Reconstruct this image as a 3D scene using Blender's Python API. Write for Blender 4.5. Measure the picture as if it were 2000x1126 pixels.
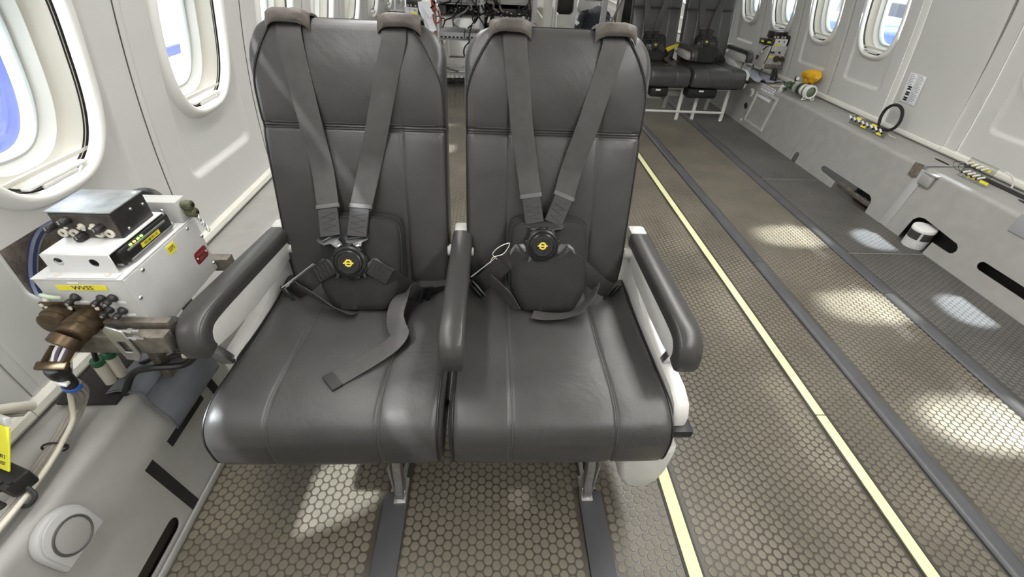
import bpy, bmesh, math, random
from mathutils import Vector, Matrix, noise
from math import sin, cos, pi, radians, exp, sqrt

for o in list(bpy.data.objects):
    bpy.data.objects.remove(o)
SC = bpy.context.scene
COL = SC.collection
random.seed(7)

# ------------------------------------------------------------------ camera
cam_d = bpy.data.cameras.new('camera')
cam_d.sensor_width = 36.0
cam_d.lens = 830.0 / 2000.0 * 36.0
cam_d.clip_start = 0.02
cam_d.clip_end = 200
cam = bpy.data.objects.new('camera', cam_d)
COL.objects.link(cam)
_Rm = Matrix(((0.99858098, -0.01218453, -0.05184178),
              (-0.03292969, 0.6237824, -0.78090406),
              (0.04185294, 0.78150307, 0.62249601)))
cam.matrix_world = Matrix.Translation((0, 0, 1.23)) @ _Rm.to_4x4()
SC.camera = cam

# ------------------------------------------------------------------ world, lamps, exposure
W = bpy.data.worlds.new('hangar_light')
SC.world = W
W.use_nodes = True
bg = W.node_tree.nodes['Background']
bg.inputs[0].default_value = (0.93, 0.97, 1.0, 1)
bg.inputs[1].default_value = 2.4
SC.view_settings.view_transform = 'Standard'
SC.view_settings.look = 'None'
SC.view_settings.gamma = 1.0
SC.view_settings.exposure = 0.98
SC.view_settings.use_curve_mapping = False

def lamp(name, kind, loc, target, energy, color, **kw):
    d = bpy.data.lights.new(name, kind)
    d.energy = energy
    d.color = color
    for k, v in kw.items():
        setattr(d, k, v)
    o = bpy.data.objects.new(name, d)
    COL.objects.link(o)
    o.location = loc
    o.rotation_euler = (Vector(target) - Vector(loc)).to_track_quat('-Z', 'Y').to_euler()
    return o
# high-bay hangar lamps on the starboard side, far away and steep: their light falls through the windows as pools on the floor
lamp('high_bay_lamp', 'SUN', (14, 1.5, 12), (14 - .97, 1.5, 11), 11.0, (1.0, .985, .90), angle=radians(3.0))
lamp('high_bay_lamp', 'SUN', (8, 1.5, 14), (8 - .48, 1.48, 13), 9.5, (.86, .92, 1.0), angle=radians(2.5))

lamp('high_bay_lamp', 'SUN', (-8, -1.5, 14), (-8 + .63, -1.5 + .30, 13), 6.5, (.95, .97, 1.0), angle=radians(2.0))

# ------------------------------------------------------------------ mesh helpers
def link(o, parent=None, local=False):
    COL.objects.link(o)
    if parent is not None:
        o.parent = parent
        if not local:
            m = Matrix.Identity(4)
            p = parent
            chain = []
            while p is not None:
                chain.append(p.matrix_parent_inverse @ p.matrix_basis)
                p = p.parent
            for c in reversed(chain):
                m = m @ c
            o.matrix_parent_inverse = m.inverted()
    return o

def tag(o, label=None, cat=None, group=None, kind=None):
    if label: o['label'] = label
    if cat: o['category'] = cat
    if group: o['group'] = group
    if kind: o['kind'] = kind
    return o

def thing(name, loc, label, cat, group=None, rot=None):
    o = bpy.data.objects.new(name, None)
    o.empty_display_size = 0.05
    o.location = loc
    if rot is not None:
        o.rotation_euler = rot
    COL.objects.link(o)
    return tag(o, label, cat, group)

def V(*a): return Vector(a)

def frame_of(d, up=(0, 0, 1)):
    d = Vector(d).normalized()
    u = Vector(up)
    if abs(d.dot(u)) > .98: u = Vector((1, 0, 0))
    x = u.cross(d).normalized()
    y = d.cross(x).normalized()
    return x, y, d

def catmull(pts, n=8, closed=False):
    pts = [Vector(p) for p in pts]
    out = []
    N = len(pts)
    rng = range(N if closed else N - 1)
    for i in rng:
        if closed:
            p0, p1, p2, p3 = pts[i - 1], pts[i], pts[(i + 1) % N], pts[(i + 2) % N]
        else:
            p1, p2 = pts[i], pts[i + 1]
            p0 = pts[i - 1] if i > 0 else p1 * 2 - p2
            p3 = pts[i + 2] if i + 2 < N else p2 * 2 - p1
        for k in range(n):
            t = k / n
            out.append(0.5 * ((2 * p1) + (p2 - p0) * t + (2 * p0 - 5 * p1 + 4 * p2 - p3) * t * t + (3 * p1 - p0 - 3 * p2 + p3) * t ** 3))
    if not closed: out.append(pts[-1])
    return out

class MB:
    """collects shapes into one mesh"""
    def __init__(s):
        s.v = []; s.f = []
    def add(s, vs, fs):
        b = len(s.v)
        s.v += [tuple(x) for x in vs]
        s.f += [tuple(i + b for i in f) for f in fs]
        return s
    def box(s, c, d, bev=0.0, M=None, seg=2):
        bm = bmesh.new()
        bmesh.ops.create_cube(bm, size=1.0)
        bmesh.ops.scale(bm, vec=d, verts=bm.verts)
        if bev > 0:
            bmesh.ops.bevel(bm, geom=bm.edges[:], offset=bev, segments=seg, profile=.5, affect='EDGES')
        T = Matrix.Translation(c)
        if M is not None: T = T @ M.to_4x4()
        vs = [T @ v.co for v in bm.verts]
        bm.verts.index_update()
        fs = [[v.index for v in f.verts] for f in bm.faces]
        bm.free()
        return s.add(vs, fs)
    def bar(s, p0, p1, w, h, bev=0.0, up=(0, 0, 1)):
        p0, p1 = Vector(p0), Vector(p1)
        x, y, d = frame_of(p1 - p0, up)
        M = Matrix((x, y, d)).transposed()
        return s.box((p0 + p1) / 2, (w, h, (p1 - p0).length), bev, M)
    def cyl(s, p0, p1, r0, r1=None, seg=16, caps=True):
        return s.lathe([(r0, 0), (r0 if r1 is None else r1, (Vector(p1) - Vector(p0)).length)], p0, Vector(p1) - Vector(p0), seg, caps)
    def lathe(s, prof, o, axis, seg=24, caps=True):
        x, y, d = frame_of(axis)
        o = Vector(o)
        vs = []; fs = []
        for r, h in prof:
            for k in range(seg):
                a = 2 * pi * k / seg
                vs.append(o + d * h + (x * cos(a) + y * sin(a)) * r)
        n = len(prof)
        for i in range(n - 1):
            for k in range(seg):
                k2 = (k + 1) % seg
                fs.append((i * seg + k, i * seg + k2, (i + 1) * seg + k2, (i + 1) * seg + k))
        if caps:
            fs.append(tuple(reversed(range(seg))))
            fs.append(tuple((n - 1) * seg + k for k in range(seg)))
        return s.add(vs, fs)
    def tube(s, path, r, seg=10, closed=False, sm=0):
        pts = catmull(path, sm, closed) if sm else [Vector(p) for p in path]
        N = len(pts)
        vs = []; fs = []
        px = None
        for i, p in enumerate(pts):
            if closed: d = pts[(i + 1) % N] - pts[i - 1]
            else: d = pts[min(i + 1, N - 1)] - pts[max(i - 1, 0)]
            if d.length < 1e-9: d = Vector((0, 0, 1))
            d.normalize()
            if px is None: x, y, d = frame_of(d)
            else:
                x = (px - d * px.dot(d)).normalized(); y = d.cross(x)
            px = x
            rr = r(i / (N - 1)) if callable(r) else r
            for k in range(seg):
                a = 2 * pi * k / seg
                vs.append(p + (x * cos(a) + y * sin(a)) * rr)
        M = N if closed else N - 1
        for i in range(M):
            j = (i + 1) % N
            for k in range(seg):
                k2 = (k + 1) % seg
                fs.append((i * seg + k, i * seg + k2, j * seg + k2, j * seg + k))
        if not closed:
            fs.append(tuple(reversed(range(seg))))
            fs.append(tuple((N - 1) * seg + k for k in range(seg)))
        return s.add(vs, fs)
    def ribbon(s, path, wdirs, w, t=0.0016, sm=6):
        """webbing: path points with a width direction each, smoothed"""
        P = catmull(path, sm)
        D = catmull(wdirs, sm)
        N = len(P)
        vs = []; fs = []
        for i in range(N):
            d = P[min(i + 1, N - 1)] - P[max(i - 1, 0)]
            wd = D[i].normalized()
            wd = (wd - d.normalized() * wd.dot(d.normalized())).normalized()
            n = d.normalized().cross(wd)
            ww = w if not callable(w) else w(i / (N - 1))
            for (a, b, c) in ((-.5, 1, 0), (-.47, 1, .0), (0, 1.15, 0), (.47, 1, 0), (.5, .6, 0), (.5, -.6, 0), (.47, -1, 0), (0, -1.15, 0), (-.47, -1, 0), (-.5, -.6, 0)):
                vs.append(P[i] + wd * (a * ww) + n * (b * t / 2))
        K = 10
        for i in range(N - 1):
            for k in range(K):
                k2 = (k + 1) % K
                fs.append((i * K + k, i * K + k2, (i + 1) * K + k2, (i + 1) * K + k))
        fs.append(tuple(reversed(range(K))))
        fs.append(tuple((N - 1) * K + k for k in range(K)))
        return s.add(vs, fs)
    def prism(s, poly, o, u, v, depth, bev=0.0):
        """extrude a 2D outline (u,v axes at o) by depth along u x v"""
        o, u, v = Vector(o), Vector(u).normalized(), Vector(v).normalized()
        n = u.cross(v)
        bm = bmesh.new()
        bot = [bm.verts.new(o + u * a + v * b) for a, b in poly]
        f = bm.faces.new(bot)
        r = bmesh.ops.extrude_face_region(bm, geom=[f])
        top = [g for g in r['geom'] if isinstance(g, bmesh.types.BMVert)]
        bmesh.ops.translate(bm, vec=n * depth, verts=top)
        if bev > 0:
            es = [e for e in bm.edges if (e.verts[0] in top) == (e.verts[1] in top)]
            bmesh.ops.bevel(bm, geom=es, offset=bev, segments=2, profile=.5, affect='EDGES')
        bmesh.ops.recalc_face_normals(bm, faces=bm.faces[:])
        bm.verts.index_update()
        vs = [x.co.copy() for x in bm.verts]
        fs = [[x.index for x in q.verts] for q in bm.faces]
        bm.free()
        return s.add(vs, fs)
    def grid(s, fn, nu, nv, cu=False, cv=False):
        vs = [fn(i, j) for i in range(nu) for j in range(nv)]
        fs = []
        for i in range(nu if cu else nu - 1):
            for j in range(nv if cv else nv - 1):
                i2, j2 = (i + 1) % nu, (j + 1) % nv
                fs.append((i * nv + j, i2 * nv + j, i2 * nv + j2, i * nv + j2))
        return s.add(vs, fs)
    def mesh(s, name, mat=None, smooth=40):
        me = bpy.data.meshes.new(name)
        me.from_pydata(s.v, [], s.f)
        me.update()
        bm = bmesh.new(); bm.from_mesh(me)
        bmesh.ops.recalc_face_normals(bm, faces=bm.faces[:])
        bm.to_mesh(me); bm.free()
        if smooth:
            me.polygons.foreach_set('use_smooth', [True] * len(me.polygons))
            me.set_sharp_from_angle(angle=radians(smooth))
        if mat is not None: me.materials.append(mat)
        return me
    def done(s, name, mat, parent=None, smooth=40, local=False, label=None):
        o = bpy.data.objects.new(name, s.mesh(name, mat, smooth))
        link(o, parent, local)
        if label: o['label'] = label
        return o

def copy_tree(o, parent=None, M=None):
    c = o.copy(); COL.objects.link(c)
    if parent is not None:
        c.parent = parent; c.matrix_parent_inverse = o.matrix_parent_inverse.copy()
    if M is not None: c.matrix_basis = M @ c.matrix_basis
    for ch in list(o.children): copy_tree(ch, c)
    return c

def rrect(w, h, r, n=6, cx=0, cy=0):
    out = []
    for (sx, sy, a0) in ((1, -1, -90), (1, 1, 0), (-1, 1, 90), (-1, -1, 180)):
        for k in range(n + 1):
            a = radians(a0 + 90 * k / n)
            out.append((cx + sx * (w / 2 - r) + r * cos(a), cy + sy * (h / 2 - r) + r * sin(a)))
    return out

def circ(r, n=24, cx=0, cy=0): return [(cx + r * cos(2 * pi * k / n), cy + r * sin(2 * pi * k / n)) for k in range(n)]

def plate(name, outer, holes, thick, mapf, mat, parent=None, smooth=30, sub=None):
    """flat sheet with real holes: 2D outlines -> filled curve -> mesh, then mapf(u,v,w) -> world"""
    cu = bpy.data.curves.new('tmp', 'CURVE')
    cu.dimensions = '2D'; cu.fill_mode = 'BOTH'; cu.extrude = thick / 2
    for poly in [outer] + holes:
        sp = cu.splines.new('POLY')
        sp.points.add(len(poly) - 1)
        for p, q in zip(sp.points, poly): p.co = (q[0], q[1], 0, 1)
        sp.use_cyclic_u = True
    o = bpy.data.objects.new('tmp', cu)
    COL.objects.link(o)
    me = bpy.data.meshes.new_from_object(o.evaluated_get(bpy.context.evaluated_depsgraph_get()))
    bpy.data.objects.remove(o); bpy.data.curves.remove(cu)
    bm = bmesh.new(); bm.from_mesh(me)
    bmesh.ops.remove_doubles(bm, verts=bm.verts[:], dist=1e-5)
    for v in bm.verts: v.co = Vector(mapf(v.co.x, v.co.y, v.co.z))
    bmesh.ops.recalc_face_normals(bm, faces=bm.faces[:])
    bm.to_mesh(me); bm.free()
    me.name = name
    me.materials.clear(); me.materials.append(mat)
    ob = bpy.data.objects.new(name, me)
    link(ob, parent)
    return ob

def text(name, body, size, o, u, v, mat, parent, thick=0.0004, align='CENTER', sx=1.0, bold=0.0):
    """lettering as flat raised geometry; u = reading direction, v = up"""
    cu = bpy.data.curves.new('tmp', 'FONT')
    cu.body = body; cu.size = size; cu.align_x = align; cu.align_y = 'CENTER'; cu.extrude = thick / 2
    cu.resolution_u = 2; cu.offset = bold
    ob = bpy.data.objects.new('tmp', cu); COL.objects.link(ob)
    me = bpy.data.meshes.new_from_object(ob.evaluated_get(bpy.context.evaluated_depsgraph_get()))
    bpy.data.objects.remove(ob); bpy.data.curves.remove(cu)
    o, u, v = Vector(o), Vector(u).normalized(), Vector(v).normalized()
    n = u.cross(v)
    for q in me.vertices: q.co = o + u * (q.co.x * sx) + v * q.co.y + n * (q.co.z + thick / 2)
    me.name = name
    me.materials.clear(); me.materials.append(mat)
    t = bpy.data.objects.new(name, me)
    return link(t, parent)

# ------------------------------------------------------------------ materials
MATS = {}
def mat(name, col, rough=.5, metal=0.0, noise_s=0, noise_a=0.0, bump=0.0, bump_s=200, bump_d=.002, spec=.5, col2=None, coat=0, emit=None, stretch=None, bump2=None):
    if name in MATS: return MATS[name]
    m = bpy.data.materials.new(name); MATS[name] = m
    m.use_nodes = True
    nt = m.node_tree; p = nt.nodes['Principled BSDF']
    c = (*col, 1) if len(col) == 3 else col
    p.inputs['Base Color'].default_value = c
    p.inputs['Roughness'].default_value = rough
    p.inputs['Metallic'].default_value = metal
    p.inputs['Specular IOR Level'].default_value = spec
    if coat: p.inputs['Coat Weight'].default_value = coat
    if emit:
        p.inputs['Emission Color'].default_value = (*emit[0], 1); p.inputs['Emission Strength'].default_value = emit[1]
    tc = nt.nodes.new('ShaderNodeTexCoord')
    vec = tc.outputs['Object']
    if stretch:
        mp = nt.nodes.new('ShaderNodeMapping'); mp.inputs['Scale'].default_value = stretch
        nt.links.new(vec, mp.inputs['Vector']); vec = mp.outputs[0]
    if noise_s:
        nz = nt.nodes.new('ShaderNodeTexNoise'); nz.inputs['Scale'].default_value = noise_s; nz.inputs['Detail'].default_value = 5
        nt.links.new(vec, nz.inputs['Vector'])
        mx = nt.nodes.new('ShaderNodeMix'); mx.data_type = 'RGBA'
        k2 = col2 if col2 else tuple(min(1, x * (1 - noise_a)) for x in col)
        k1 = col if col2 else tuple(min(1, x * (1 + noise_a)) for x in col)
        mr = nt.nodes.new('ShaderNodeMapRange'); mr.inputs['From Min'].default_value = .35; mr.inputs['From Max'].default_value = .68
        nt.links.new(nz.outputs['Fac'], mr.inputs['Value'])
        mx.inputs[6].default_value = (*k2, 1); mx.inputs[7].default_value = (*k1, 1)
        nt.links.new(mr.outputs[0], mx.inputs[0]); nt.links.new(mx.outputs[2], p.inputs['Base Color'])
    if bump:
        bz = nt.nodes.new('ShaderNodeTexNoise'); bz.inputs['Scale'].default_value = bump_s; bz.inputs['Detail'].default_value = 3
        nt.links.new(tc.outputs['Object'], bz.inputs['Vector'])
        bn = nt.nodes.new('ShaderNodeBump'); bn.inputs['Strength'].default_value = bump; bn.inputs['Distance'].default_value = bump_d
        nt.links.new(bz.outputs['Fac'], bn.inputs['Height'])
        last = bn
        if bump2:
            b2 = nt.nodes.new('ShaderNodeTexNoise'); b2.inputs['Scale'].default_value = bump2[0]; b2.inputs['Detail'].default_value = 4
            b2.inputs['Distortion'].default_value = 1.2
            nt.links.new(tc.outputs['Object'], b2.inputs['Vector'])
            n2 = nt.nodes.new('ShaderNodeBump'); n2.inputs['Strength'].default_value = bump2[1]; n2.inputs['Distance'].default_value = bump2[2]
            nt.links.new(b2.outputs['Fac'], n2.inputs['Height']); nt.links.new(bn.outputs[0], n2.inputs['Normal'])
            last = n2
        nt.links.new(last.outputs[0], p.inputs['Normal'])
    return m

def glass_mat(name, tint, gloss=.06):
    m = bpy.data.materials.new(name); m.use_nodes = True
    nt = m.node_tree; nt.nodes.remove(nt.nodes['Principled BSDF'])
    out = nt.nodes['Material Output']
    t = nt.nodes.new('ShaderNodeBsdfTransparent'); t.inputs[0].default_value = (*tint, 1)
    g = nt.nodes.new('ShaderNodeBsdfGlossy'); g.inputs['Roughness'].default_value = .05
    mx = nt.nodes.new('ShaderNodeMixShader'); mx.inputs[0].default_value = gloss
    nt.links.new(t.outputs[0], mx.inputs[1]); nt.links.new(g.outputs[0], mx.inputs[2]); nt.links.new(mx.outputs[0], out.inputs[0])
    return m

LEATHER = mat('black_leather', (.049, .047, .0465), .35, noise_s=9, noise_a=.12, bump=.25, bump_s=520, bump_d=.0012, bump2=(6, .24, .012))
LEATHER_SIDE = mat('dark_side_leather', (.030, .029, .028), .5, bump=.2, bump_s=520, bump_d=.001)
PIPING = mat('black_piping', (.010, .010, .010), .45)
STITCH = mat('grey_thread', (.10, .10, .10), .7)
WEB = mat('grey_webbing', (.050, .047, .046), .42, bump=.5, bump_s=900, bump_d=.0008, noise_s=40, noise_a=.1)
WEB_B = mat('black_webbing', (.016, .015, .015), .5, bump=.5, bump_s=900, bump_d=.0008)
PAD = mat('black_neoprene', (.011, .0105, .010), .8, bump=.4, bump_s=700, bump_d=.001, noise_s=30, noise_a=.2)
FLAP = mat('worn_brown_flap', (.075, .062, .053), .6, noise_s=35, noise_a=.25, bump=.5, bump_s=150, bump_d=.002)
BLKMET = mat('black_metal', (.035, .035, .036), .30, .6)
GUN = mat('gunmetal', (.13, .13, .135), .34, .8)
JOINT = mat('shadow_joint', (.20, .195, .18), .7)
BLKPL = mat('black_plastic', (.014, .014, .014), .45)
ARMPAD = mat('black_arm_pad', (.045, .044, .043), .30, bump=.25, bump_s=400, bump_d=.001)
SHROUD = mat('cream_shroud_plastic', (.60, .595, .57), .42, noise_s=30, noise_a=.03)
STEEL = mat('brushed_steel', (.60, .60, .60), .32, 1.0, noise_s=60, noise_a=.12)
ALU = mat('dull_aluminium', (.52, .51, .49), .45, .9, noise_s=40, noise_a=.15)
CHROME = mat('bright_metal', (.75, .75, .75), .22, 1.0)
WALL = mat('cream_wall_panel', (.58, .578, .555), .55, noise_s=3, noise_a=.02, bump=.12, bump_s=500, bump_d=.0006)
WALL2 = mat('white_window_lip', (.74, .735, .70), .45)
TRIMM = mat('cream_trim', (.70, .69, .62), .40)
REVEAL = mat('beige_window_reveal', (.50, .48, .42), .5)
INNERF = mat('grey_white_inner_frame', (.58, .58, .55), .45)
DARKGAP = mat('dark_slot', (.012, .011, .010), .8)
RUBBER_SEAL = mat('grey_window_seal', (.42, .44, .43), .5)
DADO = mat('grey_dado_paint', (.33, .325, .305), .48, noise_s=14, noise_a=.05, bump=.15, bump_s=350, bump_d=.0006)
DADO2 = mat('blue_grey_backing', (.27, .275, .28), .55)
FLOORM = mat('grey_rubber_floor', (.062, .054, .041), .30, noise_s=3.5, noise_a=.25, bump=.2, bump_s=300, bump_d=.0008)
STUDM = mat('rubber_studs', (.136, .120, .092), .48, noise_s=3.2, noise_a=.22, bump=.2, bump_s=400, bump_d=.0006)
OUTMAT = mat('dark_outer_matting', (.052, .050, .048), .5, noise_s=3, noise_a=.2, bump=.2, bump_s=300)
OUTSTUD = mat('dark_outer_studs', (.105, .100, .092), .45, noise_s=3, noise_a=.2, bump=.2, bump_s=400, bump_d=.0006)
STRIP = mat('grey_rail_cover', (.070, .070, .076), .42, noise_s=8, noise_a=.15, bump=.15, bump_s=300)
PHOTO = mat('pale_yellow_strip', (.72, .70, .40), .5, noise_s=20, noise_a=.04)
CREAMW = mat('cream_cable', (.62, .59, .50), .5)
WHITE = mat('white_plastic', (.78, .78, .76), .4)
PAPER = mat('white_paper', (.80, .81, .85), .8)
BOXGREY = mat('grey_box_paint', (.47, .47, .455), .42, noise_s=18, noise_a=.05)
BOXWHITE = mat('pale_bracket_paint', (.66, .66, .66), .35)
YEL = mat('yellow_label', (.80, .70, .05), .55)
YEL2 = mat('lime_yellow_card', (.66, .64, .03), .5)
INK = mat('black_ink', (.012, .012, .012), .6)
REDP = mat('dark_red_plate', (.13, .012, .016), .45)
BRASS = mat('bronze_connector', (.105, .075, .045), .40, .8, noise_s=60, noise_a=.25)
OLIVE = mat('olive_connector', (.16, .17, .10), .45, .6)
RUST = mat('worn_rail_metal', (.22, .195, .165), .5, .7, noise_s=50, noise_a=.3)
BLUETAPE = mat('blue_tape', (.03, .14, .52), .5)
CLOTH = mat('grey_blue_vinyl', (.155, .165, .19), .55, bump=.3, bump_s=300, bump_d=.001, noise_s=12, noise_a=.08)
GREENB = mat('green_cylinder_paint', (.045, .085, .045), .35)
YELBAG = mat('yellow_fabric', (.80, .46, .02), .7, bump=.5, bump_s=40, bump_d=.006)
ORANGE = mat('orange_red_cable', (.55, .07, .03), .5)
GREENL = mat('green_label', (.02, .10, .04), .5)
GLASS = glass_mat('window_glass', (.93, .95, .95))
CLEARP = glass_mat('clear_plastic', (.82, .82, .80), .10)
# ------------------------------------------------------------------ outside: hangar
def structure(o): o['kind'] = 'structure'; return o
HF = mat('hangar_floor_paint', (.80, .82, .83), .5)
BLUEP = mat('blue_dock_paint', (.014, .022, .135), .5, noise_s=2.5, noise_a=.35)
o = MB().box((0, 10, -2.3), (160, 160, .2)).done('hangar_floor', HF); structure(o)
o = MB().box((-3.3, 2.6, -.4), (.5, 2.2, 3.6), .03).box((-3.3, 2.6, 1.45), (.56, 2.26, .1), .02).done('dock_cabinet', BLUEP)
tag(o, 'large blue dock cabinet outside the nearest port window', 'cabinet')
t = thing('dock_barrier', (-3.2, 5.2, -2.2), 'low blue dock barrier seen through the second port window', 'barrier')
MB().box((-3.1, 5.4, .33), (.06, 3.2, .075), .01).done('rail', BLUEP, t)
for y in (3.95, 6.9):
    MB().box((-3.1, y, -.95), (.06, .06, 2.5), .01).done('post', BLUEP, t)
t = thing('ground_unit', (5.6, 7, -2.2), 'blue ground power unit outside the starboard windows', 'machine')
MB().box((5.6, 7.4, -.8), (1.2, 5.5, 2.8), .05).done('body', mat('bright_blue_paint', (.018, .065, .27), .45), t)
MB().box((5.6, 7.4, .62), (1.1, 1.1, .1), .03).done('hatch', mat('pale_blue_paint', (.30, .36, .46), .45), t)
MB().box((7.5, 9.5, .6), (.4, 2.2, .35), .05).done('duct', mat('dark_grey_duct', (.03, .03, .035), .5), t)

for sgn, lab in ((1, 'starboard'), (-1, 'port')):  # unseen wings, added to keep the high-bay light off the aft windows
    o = MB().prism([(0, 2.95), (0, 6.6), (9, 5.9), (9, 3.9)], (2.6 if sgn > 0 else -.95, 0, 2.55), (sgn, 0, 0), (0, 1, 0), .35 * sgn, .05).done('shading_wing', mat('white_wing_paint', (.7, .7, .7), .4)); structure(o)
# ------------------------------------------------------------------ cabin shell
Y0, Y1 = -2.2, 14.8
FX0, FX1 = -0.79, 2.415
def XL(z): return -1.025 + max(0, z - .38) ** 2 / 5.6
def XR(z):
    z = max(0, z - .40); return 2.722 - .11 * z - .1 * z * z
ZB, ZT = .385, 1.46

floor = MB().box(((FX0 + FX1) / 2, (Y0 + Y1) / 2, -.02), (FX1 - FX0 + .5, Y1 - Y0, .04)).done('floor', FLOORM)
structure(floor)
# moulded rubber studs: hexagonal rows running fore and aft
PIT, CS, SR = .0247, .0214, .0112
def stud_shape(x, y, seg=10):
    vs = []; fs = []
    for (r, z) in ((SR, 0), (SR - .0002, .0010), (SR - .0012, .0016)):
        for k in range(seg):
            a = 2 * pi * k / seg
            vs.append((x + r * cos(a), y + r * sin(a), z))
    for i in range(2):
        for k in range(seg):
            k2 = (k + 1) % seg
            fs.append((i * seg + k, i * seg + k2, (i + 1) * seg + k2, (i + 1) * seg + k))
    fs.append(tuple(2 * seg + k for k in range(seg)))
    return vs, fs
strips_x = [(.508, .558), (1.136, 1.186), (1.372, 1.438), (1.898, 1.968)]
def clear(x, y):
    if x < FX0 + .012 or x > FX1 - .012: return False
    for a, b in strips_x:
        if a - .010 < x < b + .010: return False
    for cx in (-.257, .297):
        if abs(x - cx) < .046 and y < .60: return False
        if abs(x - cx) < .028 and y < 1.62: return False
    return True
pos = []
i0 = int(math.floor(FX0 / CS)); i1 = int(math.ceil(FX1 / CS))
for i in range(i0, i1 + 1):
    x = i * CS + .004
    for j in range(int(-.3 / PIT), int(5.0 / PIT)):
        y = (j + .5 * (i % 2)) * PIT
        if clear(x, y): pos.append((x, y))
# the 300 studs that show largest are pieces of their own
near = sorted([p for p in pos if p[1] > .385 and -.78 < p[0] < .5], key=lambda p: p[1] + .15 * abs(p[0] + .1))[:300]
nearset = set(near)
sv, sf = stud_shape(0, 0, 16)
sme = MB().add(sv, sf).mesh('stud', STUDM, 30)
for (x, y) in near:
    o = bpy.data.objects.new('stud', sme); o.location = (x, y, 0); COL.objects.link(o); o.parent = floor
mv = []; mf = []
for (x, y) in pos:
    if (x, y) in nearset: continue
    vs, fs = stud_shape(x, y, 12 if y < 1.6 else 8)
    b = len(mv); mv += vs; mf += [tuple(k + b for k in f) for f in fs]
me = bpy.data.meshes.new('rubber_studs'); me.from_pydata(mv, [], mf)
me.polygons.foreach_set('use_smooth', [True] * len(me.polygons)); me.set_sharp_from_angle(angle=radians(30))
me.materials.append(STUDM); me.materials.append(OUTSTUD)
for pl in me.polygons:
    if pl.center.x > 1.95: pl.material_index = 1
o = bpy.data.objects.new('rubber_studs', me); link(o, floor); o['kind'] = 'stuff'; o['label'] = 'raised round studs of the rubber floor'

# photoluminescent strips and rail covers lying on the floor
def floor_strip(name, x0, x1, y0, y1, mat_, parent, h=.004, bev=.001):
    return MB().box(((x0 + x1) / 2, (y0 + y1) / 2, h / 2), (x1 - x0, y1 - y0, h), bev).done(name, mat_, parent)
EDGE = mat('dark_strip_edge', (.020, .018, .015), .6)
for nm, xa, xb, segs, lab in (
        ('floor_path_strip', .516, .551, ((-.4, 2.6), (2.606, 6.5)), 'pale yellow glow strip on the floor beside the front seat pair'),
        ('floor_path_strip', 1.144, 1.178, ((-.4, .848), (.852, 3.6), (3.606, 13.5)), 'pale yellow glow strip along the open side of the aisle')):
    t = thing(nm, ((xa + xb) / 2, 2, 0), lab, 'floor strip', 'glow strips on the floor')
    MB().box(((xa + xb) / 2, (segs[-1][1] - .4) / 2, .0008), (xb - xa + .014, segs[-1][1] + .4, .0016)).done('edging', EDGE, t)
    for a, b in segs:
        floor_strip('strip', xa, xb, a, b, PHOTO, t, .0045)
def rail_cover(x0, x1, y0, y1, h=.009):
    n = 9
    prof = [(-1, .0), (-.9, .45), (-.6, .85), (-.2, 1), (.2, 1), (.6, .85), (.9, .45), (1, 0)]
    c, w = (x0 + x1) / 2, (x1 - x0) / 2
    m = MB(); vs = []
    for y in (y0, y1):
        vs += [(c + a * w, y, b * h) for a, b in prof]
    k = len(prof)
    fs = [(i, i + 1, k + i + 1, k + i) for i in range(k - 1)] + [tuple(range(k)), tuple(range(k, 2 * k))]
    return m.add(vs, fs)
for xa, xb, lab, segs in ((1.376, 1.434, 'grey seat rail cover next to the open aisle strip', ((-.5, 1.78), (1.784, 8.0))),
                          (1.902, 1.964, 'grey seat rail cover next to the dark outer matting', ((-.5, 1.53), (1.534, 4.1), (4.104, 8.0)))):
    t = thing('rail_cover', ((xa + xb) / 2, 2, 0), lab, 'rail cover', 'long seat rail covers')
    MB().box((xa - .001, 3.75, .0006), (.008, 8.5, .0012)).done('gap', DARKGAP, t)
    for a, b in segs: rail_cover(xa, xb, a, b, .011).done('cover', STRIP, t, 60)
for cx, lab in ((-.257, 'flat grey rail cover in front of the window-side seat leg'), (.297, 'flat grey rail cover in front of the aisle-side seat leg')):
    o = MB().box((cx, .592 - .55, .0035), (.066, 1.1, .007), .0015).done('rail_cover', STRIP)
    tag(o, lab, 'rail cover', 'flat rail covers in front of the seat legs')
for cx in (-.257, .297):   # bare seat track under and behind the seats
    t = thing('seat_track', (cx, 1.2, 0), 'bare metal seat track under the %s front seat leg' % ('window-side' if cx < 0 else 'aisle-side'), 'seat track')
    for s in (-1, 1): MB().box((cx + s * .0125, 1.1, .0015), (.013, 1.0, .003), .0006).done('lip', ALU, t)
    MB().box((cx, 1.1, .0003), (.012, 1.0, .0006)).done('groove', DARKGAP, t)
# joins of the floor matting on the starboard side
for y in (1.89, 2.86):
    MB().box((2.19, y, .0012), (.44, .004, .0024)).done('mat_joint', DADO2, floor)
MB().box((2.19, 5.0, .00015), (.46, 14.0, .0003)).done('outer_matting', OUTMAT, floor)
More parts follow.
